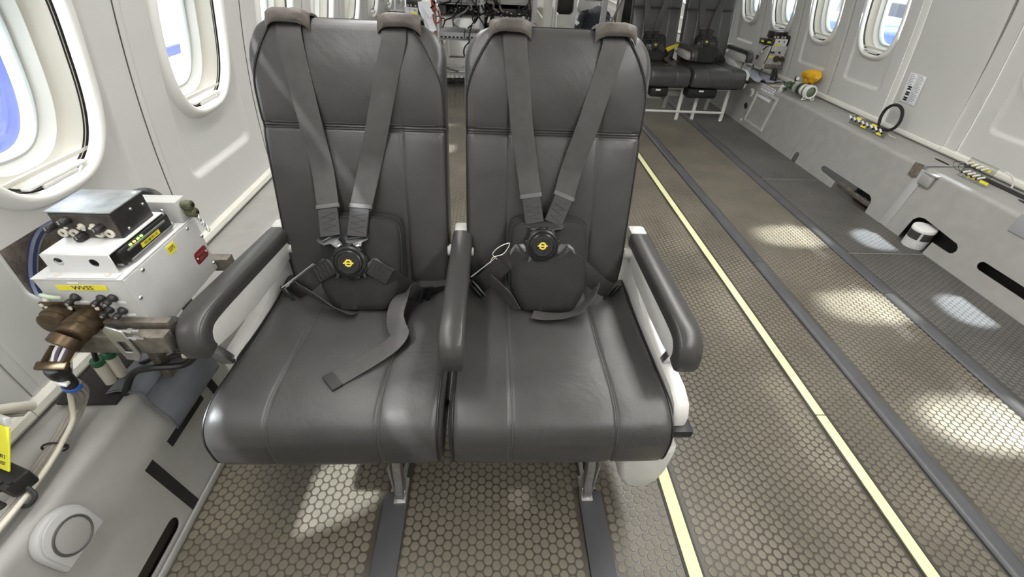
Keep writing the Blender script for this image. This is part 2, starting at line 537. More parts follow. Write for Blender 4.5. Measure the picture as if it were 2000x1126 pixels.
# ------------------------------------------------------------------ side walls with window bays
def sup(a, b, th, n=2.7):
    c, s_ = cos(th), sin(th)
    return (a * math.copysign(abs(c) ** (2 / n), c), b * math.copysign(abs(s_) ** (2 / n), s_))
def rdist(y, z, hw, z0, z1, r):
    cy, cz = 0, (z0 + z1) / 2
    qx, qy = abs(y - cy) - (hw - r), abs(z - cz) - ((z1 - z0) / 2 - r)
    return min(max(qx, qy), 0) + sqrt(max(qx, 0) ** 2 + max(qy, 0) ** 2) - r
def sstep(a, b, x):
    t = min(1, max(0, (x - a) / (b - a))); return t * t * (3 - 2 * t)
WC, WA, WB = 1.005, .172, .250            # window centre height and half sizes of the opening
def bay_mesh(name, side, hw, window=True, ehw=.215):
    """one moulded side-wall panel, local y, real z; x from the fuselage curve"""
    XF = XL if side < 0 else XR
    out = -1 if side < 0 else 1            # outboard direction
    def surf(y, z, extra=0.0):
        d = 0.0
        if window:
            e = rdist(y, z, ehw, .560, 1.52, .04)
            d += .016 * (1 - sstep(-.017, .0, e))
        # rounded panel edges
        g = hw - abs(y)
        d += .003 * (1 - sstep(0, .005, g))
        return (XF(z) + out * (d + extra), y, z)
    if not window:
        ny, nz = 24, 40
        return MB().grid(lambda i, j: surf(-hw + 2 * hw * i / (ny - 1), ZB + (ZT - ZB) * j / (nz - 1)), ny, nz).mesh(name, WALL, 50)
    n1, n2 = 44, 72
    per = [(-hw + 2 * hw * k / n1, ZB) for k in range(n1)] + [(hw, ZB + (ZT - ZB) * k / n2) for k in range(n2)] + \
          [(hw - 2 * hw * k / n1, ZT) for k in range(n1)] + [(-hw, ZT - (ZT - ZB) * k / n2) for k in range(n2)]
    N = len(per); R_ = 46
    def fn(i, j):
        py, pz = per[i]
        th = math.atan2((pz - WC) / 1.4, py)
        iy, iz = sup(WA + .030, WB + .030, th)
        t = j / (R_ - 1)
        y = iy + (py - iy) * t; z = WC + iz + (pz - WC - iz) * t
        return surf(y, z)
    return MB().grid(fn, N, R_, cu=True).mesh(name, WALL, 50)
def loft(rings, XF, out, nseg=72, n=2.7):
    """rings: (half width, half height, depth outboard)"""
    def fn(i, j):
        a, b, d = rings[j]
        y, z = sup(a, b, 2 * pi * i / nseg, n)
        return (XF(WC + z) + out * d, y, WC + z)
    return MB().grid(fn, nseg, len(rings), cu=True)
WIN = {}
for side in (-1, 1):
    XF = XL if side < 0 else XR
    out = side
    a, b = WA, WB
    lip = loft([(a + .036, b + .036, .022), (a + .031, b + .031, .014), (a + .026, b + .026, .003), (a + .018, b + .018, -.006), (a + .009, b + .009, -.009), (a + .002, b + .002, -.004), (a, b, .006), (a - .001, b - .001, .020)], XF, out).mesh('window_lip', WALL2, 70)
    gap = loft([(a + .004, b + .004, .014), (a + .004, b + .004, .026), (a - .010, b - .010, .026)], XF, out).mesh('shade_slot', DARKGAP, 60)
    rev = loft([(a - .004, b - .004, .024), (a - .008, b - .008, .040), (a - .020, b - .020, .055), (a - .026, b - .026, .062), (a - .034, b - .034, .066)], XF, out).mesh('reveal', REVEAL, 50)
    inner = loft([(a - .034, b - .034, .066), (a - .040, b - .040, .076), (a - .048, b - .050, .086), (a - .050, b - .053, .090)], XF, out).mesh('inner_frame', INNERF, 60)
    seal = loft([(a - .050, b - .053, .090), (a - .056, b - .060, .088), (a - .061, b - .066, .094), (a - .061, b - .066, .120)], XF, out).mesh('seal', RUBBER_SEAL, 60)
    pane = MB()
    ring = [sup(a - .059, b - .064, 2 * pi * k / 48) for k in range(48)]
    vs = [(XF(WC + z) + out * .108, y, WC + z) for y, z in ring] + [(XF(WC + z) + out * .112, y, WC + z) for y, z in ring]
    pane.add(vs, [tuple(range(48)), tuple(range(48, 96))] + [(k, (k + 1) % 48, 48 + (k + 1) % 48, 48 + k) for k in range(48)])
    pane = pane.mesh('pane', GLASS, 0)
    zh = WC - b + .012
    hd = MB().box((XF(zh) + out * .010, .0, zh + .012), (.020, .17, .008), .003).box((XF(zh) + out * .004, 0, zh + .004), (.008, .10, .012), .003).mesh('shade_handle', WALL2, 40)
    hb = MB().box((XF(zh + .03) + out * .030, 0, zh + .028), (.010, .26, .010), .002).mesh('shade_bar', REVEAL, 40)
    WIN[side] = (('lip', lip), ('shade_slot', gap), ('reveal', rev), ('inner_frame', inner), ('seal', seal), ('pane', pane), ('shade_handle', hd), ('shade_bar', hb))
wn = [0]
def put_window(side, y):
    wn[0] += 1
    w = bpy.data.objects.new('window_%d' % wn[0], None)
    w.location = (0, y, 0); COL.objects.link(w); structure(w)
    for nm, me in WIN[side]:
        o = bpy.data.objects.new(nm, me); COL.objects.link(o); o.parent = w
def upper_wall(side):
    """wall above the window panels curving into the ceiling edge, and the bit below them"""
    XF = XL if side < 0 else XR
    pts = [(XF(ZT) + side * .004, ZT)]
    xe, ze = (.0, 2.02) if side < 0 else (1.68, 2.02)
    for k in range(1, 9):
        t = k / 8
        pts.append((pts[0][0] + (xe - pts[0][0]) * (t ** 1.35), ZT + (ze - ZT) * sin(t * pi / 2)))
    n = len(pts)
    m = MB().grid(lambda i, j: (pts[i][0], (Y0, Y1)[j], pts[i][1]), n, 2)
    xb = XF(ZB) + side * .02
    m.add([(xb, Y0, -.02), (xb, Y1, -.02), (xb, Y1, ZB + .02), (xb, Y0, ZB + .02)], [(0, 1, 2, 3)])
    return m, pts[-1]
mL, eL = upper_wall(-1); wall_l = structure(mL.done('wall_left', WALL, None, 60))
mR, eR = upper_wall(1); wall_r = structure(mR.done('wall_right', WALL, None, 60))
ceiling = structure(MB().box(((eL[0] + eR[0]) / 2, (Y0 + Y1) / 2, 2.03), (eR[0] - eL[0] + .1, Y1 - Y0, .02)).done('ceiling', mat('white_ceiling', (.75, .75, .73), .6)))
structure(MB().box((.85, Y0, 1.0), (4.2, .04, 2.2)).done('wall_front', WALL))
structure(MB().box((.85, Y1, 1.0), (4.2, .04, 2.2)).done('wall_back', WALL))
# port side
LP = .655; LC = [.97 + LP * k for k in range(-4, 21)]
bl = bay_mesh('wall_panel', -1, LP / 2 - .012, True)
bl0 = bay_mesh('wall_panel', -1, LP / 2 - .012, False)
for k, y in enumerate(LC):
    win = y > .3 and y < 8.6
    o = bpy.data.objects.new('wall_panel', bl if win else bl0); o.location = (0, y, 0); COL.objects.link(o); o.parent = wall_l
    if abs(y - .97) < .01:
        # rough opening cut into the panel behind the instrument stack
        bm = bmesh.new(); bm.from_mesh(bl)
        ya, yb, za, zb = -.195, .04, .48, .694
        for co, no in (((0, ya, 0), (0, 1, 0)), ((0, yb, 0), (0, 1, 0)), ((0, 0, za), (0, 0, 1)), ((0, 0, zb), (0, 0, 1)), ((0, 0, .600), (0, 0, 1))):
            bmesh.ops.bisect_plane(bm, geom=bm.verts[:] + bm.edges[:] + bm.faces[:], plane_co=co, plane_no=no)
        dead = [f for f in bm.faces if ya < f.calc_center_median().y < yb and za < f.calc_center_median().z < zb and not (f.calc_center_median().z < .600 and f.calc_center_median().y < -.210)]
        bmesh.ops.delete(bm, geom=dead, context='FACES')
        me2 = bpy.data.meshes.new('wall_panel'); bm.to_mesh(me2); bm.free(); me2.materials.append(WALL)
        o.data = me2
        BR = mat('brown_insulation', (.06, .045, .033), .8, noise_s=18, noise_a=.6, bump=.8, bump_s=25, bump_d=.02)
        MB().box((XL(.6) - .055, .90, .585), (.01, .32, .30)).done('insulation', BR, wall_l)
        MB().tube([(XL(.6) - .03, .80, .49), (XL(.6) - .035, .81, .58), (XL(.6) - .03, .87, .66), (XL(.6) - .03, .95, .68)], .009, 8, sm=5).done('hidden_hose', mat('dark_blue_hose', (.012, .018, .05), .4), wall_l)
    if win: put_window(-1, y)
jl = MB().grid(lambda i, j: (XL(ZB + (ZT - ZB) * j / 30) - .000, (-.0105, .0105)[i], ZB + (ZT - ZB) * j / 30), 2, 31).mesh('joint_strip', WALL, 60)
jb = MB().grid(lambda i, j: (XL(ZB + (ZT - ZB) * j / 30) - .005, (-.016, .016)[i], ZB + (ZT - ZB) * j / 30), 2, 31).mesh('joint_gap', JOINT, 60)
for y in LC:
    for me in (jl, jb):
        o = bpy.data.objects.new(me.name, me); o.location = (0, y + LP / 2, 0); COL.objects.link(o); o.parent = wall_l
# starboard side
RP = .62; RC = [3.30 + RP * k for k in range(-8, 18)]
br = bay_mesh('wall_panel', 1, RP / 2 - .010, True, .200)
br0 = bay_mesh('wall_panel', 1, RP / 2 - .010, False)
brb = bay_mesh('wall_panel', 1, .245, False)
for k, y in enumerate(RC):
    if abs(y - 2.68) < .01:            # plain panel without a window, standing a little proud
        o = bpy.data.objects.new('wall_panel', brb); o.location = (-.012, 2.69, 0); COL.objects.link(o); o.parent = wall_r
        for yy, w in ((2.965, .06), (2.405, .09)):
            MB().grid(lambda i, j: (XR(ZB + (ZT - ZB) * j / 30) - .006, yy + (-w / 2, w / 2)[i], ZB + (ZT - ZB) * j / 30), 2, 31).done('edge_strip', WALL2 if yy > 2.8 else WALL, wall_r)
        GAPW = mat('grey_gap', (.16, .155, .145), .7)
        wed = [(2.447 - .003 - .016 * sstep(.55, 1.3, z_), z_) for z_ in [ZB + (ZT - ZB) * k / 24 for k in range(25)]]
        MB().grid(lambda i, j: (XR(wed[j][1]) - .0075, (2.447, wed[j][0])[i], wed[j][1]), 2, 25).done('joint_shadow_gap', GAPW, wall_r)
        continue
    win = y > .7 and y < 8.6
    o = bpy.data.objects.new('wall_panel', br if win else br0); o.location = (0, y, 0); COL.objects.link(o); o.parent = wall_r
    if win: put_window(1, y)
jr = MB().grid(lambda i, j: (XR(ZB + (ZT - ZB) * j / 30) + .006, (-.016, .016)[i], ZB + (ZT - ZB) * j / 30), 2, 31).mesh('joint_gap', JOINT, 60)
jr2 = MB().grid(lambda i, j: (XR(ZB + (ZT - ZB) * j / 30) + .000, (-.0088, .0088)[i], ZB + (ZT - ZB) * j / 30), 2, 31).mesh('joint_strip', WALL, 60)
for y in RC:
    for me in (jr, jr2):
        if me is jr2 and abs(y + RP / 2 - 2.68) < .4: continue
        o = bpy.data.objects.new(me.name, me); o.location = (0, y + RP / 2, 0); COL.objects.link(o); o.parent = wall_r
# cream trim rail at the foot of the wall panels, in lengths
def trim_rail(name, x, z, side, cuts):
    root = bpy.data.objects.new(name, None); COL.objects.link(root); structure(root)
    for a, b in zip(cuts[:-1], cuts[1:]):
        prof = [(-.010, -.012), (.010, -.014), (.014, -.006), (.012, .010), (.004, .018), (-.010, .018)]
        vs = []
        for y in (a + .001, b - .001):
            vs += [(x - side * p, y, z + q) for p, q in prof]
        k = len(prof)
        MB().add(vs, [(i, (i + 1) % k, k + (i + 1) % k, k + i) for i in range(k)] + [tuple(range(k)), tuple(range(k, 2 * k))]).done('trim_length', TRIMM, root, 30)
trim_rail('trim_1', XL(.38) + .004, .378, -1, (-2.0, .60, 1.94, 4.6, 14.5))
trim_rail('trim_2', XR(.40) - .006, .396, 1, (-2.0, 2.45, 2.93, 3.64, 5.4, 14.5))

# ------------------------------------------------------------------ dado (duct covers) along both sides
def slot(y0, y1, v0, v1, n=8):
    """outline of a slot with round ends, along y"""
    r = (v1 - v0) / 2; c = (v0 + v1) / 2; out_ = []
    for k in range(n + 1):
        a = radians(-90 + 180 * k / n); out_.append((y1 - r + r * cos(a), c + r * sin(a)))
    for k in range(n + 1):
        a = radians(90 + 180 * k / n); out_.append((y0 + r + r * cos(a), c + r * sin(a)))
    return out_
def dado(side, name, xb, xt, zt, xw, zw, sections):
    """sections: (y0, y1, holes, bottom outline points or None)"""
    root = bpy.data.objects.new(name, None); COL.objects.link(root); structure(root)
    L = sqrt((xt - xb) ** 2 + zt ** 2)
    dx, dz = (xt - xb) / L, zt / L
    nx, nz = (-dz * side, dx * side)          # towards the cabin
    if nx * side > 0: nx, nz = -nx, -nz
    def mp(u, v, w): return (xb + dx * v + nx * w, u, dz * v + nz * w)
    Lf = L - .022
    for (a, b, holes, bot) in sections:
        outer = [(a + .002, 0)] + (bot or []) + [(b - .002, 0), (b - .002, Lf), (a + .002, Lf)]
        plate('face_panel', outer, holes, .006, mp, DADO, root)
        # rolled top edge and ledge
        prof = []
        p0 = Vector((xb + dx * Lf + nx * .003, dz * Lf + nz * .003)); c = Vector((xt + side * .004, zt))
        p2 = Vector((xt + side * .030, zt + .001))
        for k in range(9):
            t = k / 8
            prof.append(p0 * (1 - t) ** 2 + Vector((xt + nx * .003, zt + .004)) * 2 * t * (1 - t) + p2 * t * t)
        prof.append(Vector((xw, zw)))
        nrm = .003
        vs = []
        for y in (a + .002, b - .002):
            vs += [(p.x, y, p.y) for p in prof]
        k = len(prof)
        MB().add(vs, [(i, i + 1, k + i + 1, k + i) for i in range(k - 1)]).done('ledge_panel', DADO, root, 60)
    # backing behind the ledge
    ya, yb = sections[0][0], sections[-1][1]
    MB().box((xw - side * .002, (ya + yb) / 2, zw + .012), (.004, yb - ya, .05)).done('backing_strip', DADO2, root)
    return root
S = slot
dL = dado(-1, 'baseboard_left', -.790, -.838, .366, XL(.36) - .01, .352, [
    (-2.0, 2.62, [S(.30, .515, .030, .074), S(.775, .955, .045, .090), S(-.4, .1, .030, .074), S(1.25, 1.45, .045, .09)], None),
    (2.62, 5.2, [S(2.9, 3.1, .045, .09), S(3.6, 3.8, .045, .09)], None), (5.2, 14.5, [], None)])
MB().box((-.783, 6.2, .012), (.008, 16.4, .024), .003).done('kick_flange', DADO, dL)
notchA = [(1.775, 0)]
botA = [(1.905, 0), (1.905, .072), (1.80, .072), (1.782, .082), (1.775, .100), (1.782, .118), (1.80, .130), (2.03, .150), (2.065, .140), (2.085, .115), (2.085, 0)]
botB = [(2.375, 0), (2.385, .062), (2.40, .085), (2.425, .098), (2.895, .098), (2.918, .090), (2.925, .078), (2.918, .066), (2.90, .058), (2.735, .050), (2.735, 0),
        (3.196, 0), (3.196, .055), (3.204, .070), (3.222, .076), (3.240, .070), (3.250, .055), (3.250, 0)]
dR = dado(1, 'baseboard_right', 2.415, 2.465, .366, XR(.38) + .012, .372, [
    (-2.0, 2.225, [S(1.30, 1.655, .084, .128), S(.3, .8, .084, .128)], botA),
    (2.245, 3.285, [], botB),
    (3.285, 3.785, [], None), (3.785, 14.5, [], None)])
MB().box((2.5, 1.9, .10), (.012, 1.4, .20)).done('inner_duct', DARKGAP, dR)  # near-black sheet behind the slots, standing in for the shade inside
MB().box((2.455, 2.55, .035), (.03, .36, .03), .004).done('inner_rail', RUST, dR)
MB().cyl((2.45, 2.58, .02), (2.462, 2.56, .095), .008).done('inner_pipe', BLKPL, dR)
# proud joint cover between the two near lengths, with its peeling tape and clip
MB().prism([(-.034, 0), (.024, 0), (.024, .30), (.034, .35), (-.028, .35)], (2.404, 2.222, .004), (0, 1, 0), (.135, 0, 1), .012, .003).done('joint_cover', mat('pale_grey_joint', (.40, .40, .39), .45), dR)
MB().prism([(-.03, 0), (.03, 0), (.04, .07), (-.02, .075)], (2.441, 2.262, .300), (0, 1, 0), (.135, 0, 1), .006, .001).done('worn_tape', mat('brown_tape', (.13, .11, .085), .6, noise_s=40, noise_a=.4), dR)
MB().box((2.438, 2.165, .315), (.016, .075, .055), .004).box((2.452, 2.165, .350), (.03, .08, .012), .003).done('clip', DADO, dR)
MB().box((2.452, 1.60, .335), (.012, .14, .09), .003).done('cover_plate', mat('blue_grey_plate', (.33, .335, .35), .45), dR)
# return air grille with frame and slats (far section)
gy0, gy1 = 3.785, 4.13
for nm, c, d in (('grille_frame', (2.424, (gy0 + gy1) / 2, .055), (.022, gy1 - gy0, .022)), ('grille_frame', (2.452, (gy0 + gy1) / 2, .318), (.022, gy1 - gy0, .022)),
                 ('grille_frame', (2.438, gy0 + .012, .185), (.026, .024, .27)), ('grille_frame', (2.438, gy1 - .012, .185), (.026, .024, .27))):
    MB().box(c, d, .003, Matrix.Rotation(.135, 3, 'Y')).done(nm, BOXGREY, dR)
for z in (.12, .20, .245):
    MB().box((2.420 + .135 * z, (gy0 + gy1) / 2, z), (.012, gy1 - gy0 - .05, .010), .002).done('grille_bar', DADO, dR)
MB().lathe([(.0, -.001), (.010, -.001), (.012, .004), (.010, .012), (0, .013)], (2.419, 4.17, .035), (-1, 0, .1), 16, False).done('knob', CREAMW, dR)
MB().box((2.43, 4.20, .155), (.02, .05, .03), .004, Matrix.Rotation(.6, 3, 'X')).done('latch', BLKPL, dR)
MB().prism(slot(-.045, .045, -.035, .035) , (2.447, 4.225, .27), (0, 1, 0), (.135, 0, 1), .014, .004).done('air_vent', WALL2, dR)
MB().prism(slot(-.028, .028, -.022, .022), (2.431, 4.225, .27), (0, 1, 0), (.135, 0, 1), .003, .001).done('vent_face', DADO, dR)
# row of small oval fastener recesses on the starboard ledge
for (x, y, w) in ((2.62, 2.31, .05), (2.60, 1.78, .05), (2.58, 4.6, .04)):
    MB().prism([(w * cos(a) , .008 * sin(a)) for a in [2 * pi * k / 16 for k in range(16)]], (x, y, .370), (0, 1, 0), (-1, 0, 0), .003, .0).done('ledge_slot', DARKGAP, dR)
MB().box((2.655, 1.95, .3722), (.05, .34, .003)).done('ledge_opening', DARKGAP, dR)
# ------------------------------------------------------------------ the double seat
SEAT_C = -.0925                     # centre line of the pair
BK = Vector((0, .2425, .9701))      # up along the backrest
BN = Vector((0, -.9701, .2425))     # out of the backrest towards the sitter
BZ0 = .42
def bpt(x, s, d): return Vector((x, 1.0 + .25 * (BZ0 - .45), BZ0)) + BK * s + BN * d
def z2s(z): return (z - BZ0) / .9701
def lerp_list(a, b, n): return [a + (b - a) * k / n for k in range(n + 1)]

def cushion(cx, hw, parent, seams):
    prof = catmull([(0, y, z) for y, z in ((1.03, .452), (.92, .450), (.80, .452), (.68, .458), (.60, .462), (.555, .456), (.522, .437), (.505, .405), (.502, .37), (.504, .335), (.515, .318), (.55, .312), (.65, .315), (.85, .32), (1.03, .33))], 5, True)
    N = len(prof)
    nrm = []
    for i in range(N):
        d = prof[(i + 1) % N] - prof[i - 1]
        n = Vector((0, d.z, -d.y)); 
        nrm.append(n.normalized())
    cen = Vector((0, .75, .39))
    for i in range(N):
        if nrm[i].dot(prof[i] - cen) < 0: nrm[i] = -nrm[i]
    xs = set()
    r = .026
    for k in range(9): 
        a = pi / 2 * k / 8
        xs.add(round(hw - r + r * sin(a), 5)); xs.add(round(-(hw - r + r * sin(a)), 5))
    for sx in seams:
        for q in (-.03, -.018, -.010, -.006, -.003, 0, .003, .006, .010, .018, .03): xs.add(round(sx + q, 5))
    for k in range(25): xs.add(round(-(hw - r) + 2 * (hw - r) * k / 24, 5))
    xs = sorted(xs)
    def off(x):
        q = max(0, abs(x) - (hw - r)) / r
        o = -r * (1 - sqrt(max(0, 1 - q * q)))
        for sx in seams: o -= .0030 * exp(-((x - sx) / .0035) ** 2)
        o += .003 * (1 - (x / hw) ** 2)
        for sx in seams: o -= .0012 * exp(-((x - sx) / .02) ** 2)
        return o
    def fn(i, j):
        x = xs[i]; p = prof[j]
        o = off(x)
        w = noise.noise(Vector(((cx + x) * 9, p.y * 5, p.z * 3))) * .0022 if p.z > .40 else 0
        return Vector((cx + x, p.y, p.z)) + nrm[j] * (o + w)
    m = MB().grid(fn, len(xs), N, cv=True)
    n0 = len(xs)
    m.f.append(tuple(range(N))); m.f.append(tuple((n0 - 1) * N + k for k in reversed(range(N))))
    o = m.done('seat_cushion', LEATHER, parent, 60)
    for sx in seams:
        top = [j for j in range(N) if prof[j].z > .33 and prof[j].y < .97]
        top = sorted(top, key=lambda j: (j + 40) % N)
        path = [Vector((cx + sx + .003, prof[j].y, prof[j].z)) + nrm[j] * (off(sx + .003) + .0002) for j in range(N) if .325 < prof[j].z and prof[j].y < .98 and not (prof[j].z < .345 and prof[j].y > .53)]
        MB().tube(path, .0007, 5).done('stitch_line', STITCH, o)
    # welt round the side edge
    for sx in (-1, 1):
        q = hw - .010
        path = [Vector((cx + sx * q, prof[j].y, prof[j].z)) + nrm[j] * (off(q) + .001) for j in range(N)]
        MB().tube(path, .0026, 6, closed=True).done('piping', PIPING, o)
    return o

BL = z2s(1.092)
def backrest(cx, hw, parent):
    T, rc, rt, Rc = .085, .024, .026, .080
    s_h = z2s(.862)
    seams = (-.118, .118)
    ss = sorted(set([round(v, 5) for v in lerp_list(0, BL - rt, 30)] + [round(BL - rt + rt * sin(pi / 2 * k / 7), 5) for k in range(8)] +
                    [round(BL - Rc + Rc * sin(pi / 2 * k / 10), 5) for k in range(10)] + [round(s_h + q, 5) for q in (-.03, -.018, -.012, -.009, -.006, -.003, 0, .003, .006, .009, .012, .018, .03)]))
    def w(s):
        base = hw - .010 * (1 - sstep(0, .12, s)) 
        if s > BL - Rc:
            q = min(1, (s - (BL - Rc)) / Rc)
            base -= Rc * (1 - sqrt(max(0, 1 - q * q))) * .97
        return base
    def xp(s):
        q = max(0, (s - (BL - .17)) / .17)
        return hw - .004 - .078 * q ** 1.7
    def front(x, s, ww):
        d = 0
        if s > BL - .17 and abs(x) > xp(s): d -= .55 * (abs(x) - xp(s))
        if s > BL - rt:
            q = min(1, (s - (BL - rt)) / rt); d -= rt * (1 - sqrt(max(0, 1 - q * q)))
        d += .012 * (1 - (x / max(ww, .01)) ** 4) * sstep(s_h, s_h + .10, s) * sstep(BL, BL - .10, s)
        d += .008 * (1 - (x / max(ww, .01)) ** 4) * sstep(s_h, s_h - .10, s)
        for e in (-.007, .0, .007): d -= .0034 * exp(-((s - s_h - e) / .0022) ** 2)
        d -= .004 * exp(-((s - s_h) / .018) ** 2)
        fade = 1 - sstep(s_h + .05, s_h + .17, s)
        for sx in seams: d -= (.0032 * exp(-((x - sx) / .0035) ** 2) + .0015 * exp(-((x - sx) / .018) ** 2)) * fade
        d += noise.noise(Vector(((cx + x) * 8, s * 5, 3.3))) * .0025
        return d
    xr = sorted(set([round(-1 + 2 * k / 26, 5) for k in range(27)] + [round((sx + q) / (hw - rc), 5) for sx in seams for q in (-.018, -.010, -.006, -.003, 0, .003, .006, .010, .018)]))
    NX = len(xr)
    loops = []
    for s in ss:
        ww = w(s); inner = max(.01, ww - rc)
        L = []
        bt = -T
        if s > BL - rt:
            q = min(1, (s - (BL - rt)) / rt); bt += .03 * (1 - sqrt(max(0, 1 - q * q)))
        for u in xr: L.append(bpt(cx + u * inner, s, front(u * inner, s, ww)))
        fe = front(inner, s, ww)
        for k in range(1, 6):
            a = pi / 2 * k / 6; L.append(bpt(cx + inner + rc * sin(a), s, fe - rc * (1 - cos(a))))
        L.append(bpt(cx + ww, s, (fe - rc + bt) / 2 if fe - rc > bt else bt))
        for u in (.8, .4, 0, -.4, -.8): L.append(bpt(cx + u * ww, s, bt))
        L.append(bpt(cx - ww, s, (fe - rc + bt) / 2 if fe - rc > bt else bt))
        for k in range(5, 0, -1):
            a = pi / 2 * k / 6; L.append(bpt(cx - inner - rc * sin(a), s, fe - rc * (1 - cos(a))))
        loops.append(L)
    K = len(loops[0])
    m = MB().grid(lambda i, j: loops[i][j], len(ss), K, cv=True)
    m.f.append(tuple(range(K))); m.f.append(tuple((len(ss) - 1) * K + k for k in range(K)))
    o = m.done('backrest', LEATHER, parent, 60)
    # welt round the front edge
    path = []
    sel = [s for s in ss if s < BL - .002]
    def surfd(x, s):
        inner = max(.01, w(s) - rc)
        if x <= inner: return front(x, s, w(s))
        q = min(1, (x - inner) / rc)
        return front(inner, s, w(s)) - rc * (1 - sqrt(max(0, 1 - q * q)))
    def pipe(s, sg):
        x = min(w(s) - .006, xp(s))
        return bpt(cx + sg * x, s, surfd(x, s) + .0006)
    for s in sel: path.append(pipe(s, -1))
    wt = xp(BL) - .004
    for u in lerp_list(-1, 1, 10): path.append(bpt(cx + u * (wt), BL + .0005, -rt - .004))
    for s in reversed(sel): path.append(pipe(s, 1))
    MB().tube(path, .0028, 6).done('piping', PIPING, o)
    for e in (-.0105, .0105):
        MB().tube([bpt(cx + u * (hw - .03), s_h + e, front(u * (hw - .03), s_h + e, hw) + .0003) for u in lerp_list(-1, 1, 40)], .0006, 5).done('stitch_line', STITCH, o)
    return o, front, w

def flap(cx, parent, wid=.100, lift=.009):
    """leather strap guide bridging the top edge of a backrest"""
    prof = [(.019, -.014), (.0225, -.008), (.020, .001), (.012, .008), (-.008, .013), (-.035, .015), (-.060, .010), (-.082, -.004)]
    nu = 17
    pr = catmull([(a, b, 0) for a, b in prof], 4)
    def fn(i, j, t=0):
        u = -1 + 2 * i / (nu - 1)
        a, b = pr[j].x, pr[j].y
        k = 1 - abs(u) ** 4
        fe = 1 - .75 * (1 - k) * (1 if a > 0 else .4)
        aa = (a * fe if a > 0 else a) + .004 * k
        bb = b + lift * k * sstep(-.03, .0, b) - .006 + noise.noise(Vector((cx * 10 + u * 4, j * .3, 1))) * .0015
        if a > 0: bb -= .010 * (1 - k)
        dn = len(pr)
        return bpt(cx + u * wid / 2, BL + bb - (t if j > 10 else 0), aa - (t if j <= 10 else 0))
    nv = len(pr)
    m = MB()
    outer = [fn(i, j) for i in range(nu) for j in range(nv)]
    inn = [fn(i, j, .005) for i in range(nu) for j in range(nv)]
    fs = []
    for i in range(nu - 1):
        for j in range(nv - 1):
            a = i * nv + j
            fs.append((a, a + nv, a + nv + 1, a + 1)); fs.append((nu * nv + a, nu * nv + a + 1, nu * nv + a + nv + 1, nu * nv + a + nv))
    for i in range(nu - 1):
        for j in (0, nv - 1):
            a = i * nv + j; fs.append((a, a + nv, nu * nv + a + nv, nu * nv + a))
    for j in range(nv - 1):
        for i in (0, nu - 1):
            a = i * nv + j; fs.append((a, a + 1, nu * nv + a + 1, nu * nv + a))
    m.add(outer + inn, fs)
    o = m.done('strap_flap', FLAP, parent, 60)
    o['label'] = 'worn brown leather strap flap'
    return o

def arm_outline(rise=0.0):
    top = [(1.055, .600), (.95, .602), (.80, .606), (.70, .608), (.650, .604), (.622, .588), (.607, .565), (.602, .540), (.606, .517)]
    return [(y, z + rise * (1.05 - y)) for y, z in top]
def armrest(x, parent, rise=0.0, w=.056, panel=True, pm=None):
    top = catmull([(0, y, z) for y, z in arm_outline(rise)], 5)
    th = .032
    inner = []
    for i, p in enumerate(top):
        d = top[min(i + 1, len(top) - 1)] - top[max(0, i - 1)]
        n = Vector((0, -d.z, d.y)).normalized()
        if n.z > 0 or (n.z == 0 and n.y < 0): n = -n
        if n.y < -.1 and i > len(top) * .5: n = -n
        inner.append(p + n * th)
    root = None
    pn = catmull([(0, y, z) for y, z in arm_outline(rise)], 3)
    # side panel
    poly = [(p.y, p.z) for p in inner[2:]] + [(.640, .515 + rise * .42), (.70, .505 + rise * .36), (.80, .500 + rise * .25), (.95, .502 + rise * .1), (1.05, .515), (1.075, .555), (1.062, .585)]
    root = MB().prism(poly, (x - (w - .014) / 2, 0, 0), (0, 1, 0), (0, 0, 1), w - .014, .006).done('armrest', pm or SHROUD, parent, 40)
    # black pad: rounded cross-section swept along the outline
    def ringpt(i, k):
        p, q = top[i], inner[i]
        c = [(-.5, 1), (-.5, .45), (-.47, .14), (-.36, .015), (0, 0), (.36, .015), (.47, .14), (.5, .45), (.5, 1), (.3, 1.02), (-.3, 1.02)][k]
        sc = .93 if i in (0, len(top) - 1) else 1
        return p.lerp(q, c[1]) + Vector((x + c[0] * w * sc, 0, 0))
    m = MB().grid(ringpt, len(top), 11, cv=True)
    m.f.append(tuple(range(11))); m.f.append(tuple((len(top) - 1) * 11 + k for k in range(11)))
    pad = m.done('arm_pad', ARMPAD, root, 50)
    pad['label'] = 'black padded arm top'
    MB().cyl((x - w / 2 - .014, 1.035, .545 + .0), (x + w / 2 + .004, 1.035, .545), .017, seg=20).done('pivot', SHROUD, root)
    MB().box((x, 1.075, .580), (w - .006, .05, .045), .010).done('pivot_cap', SHROUD, root)
    return root

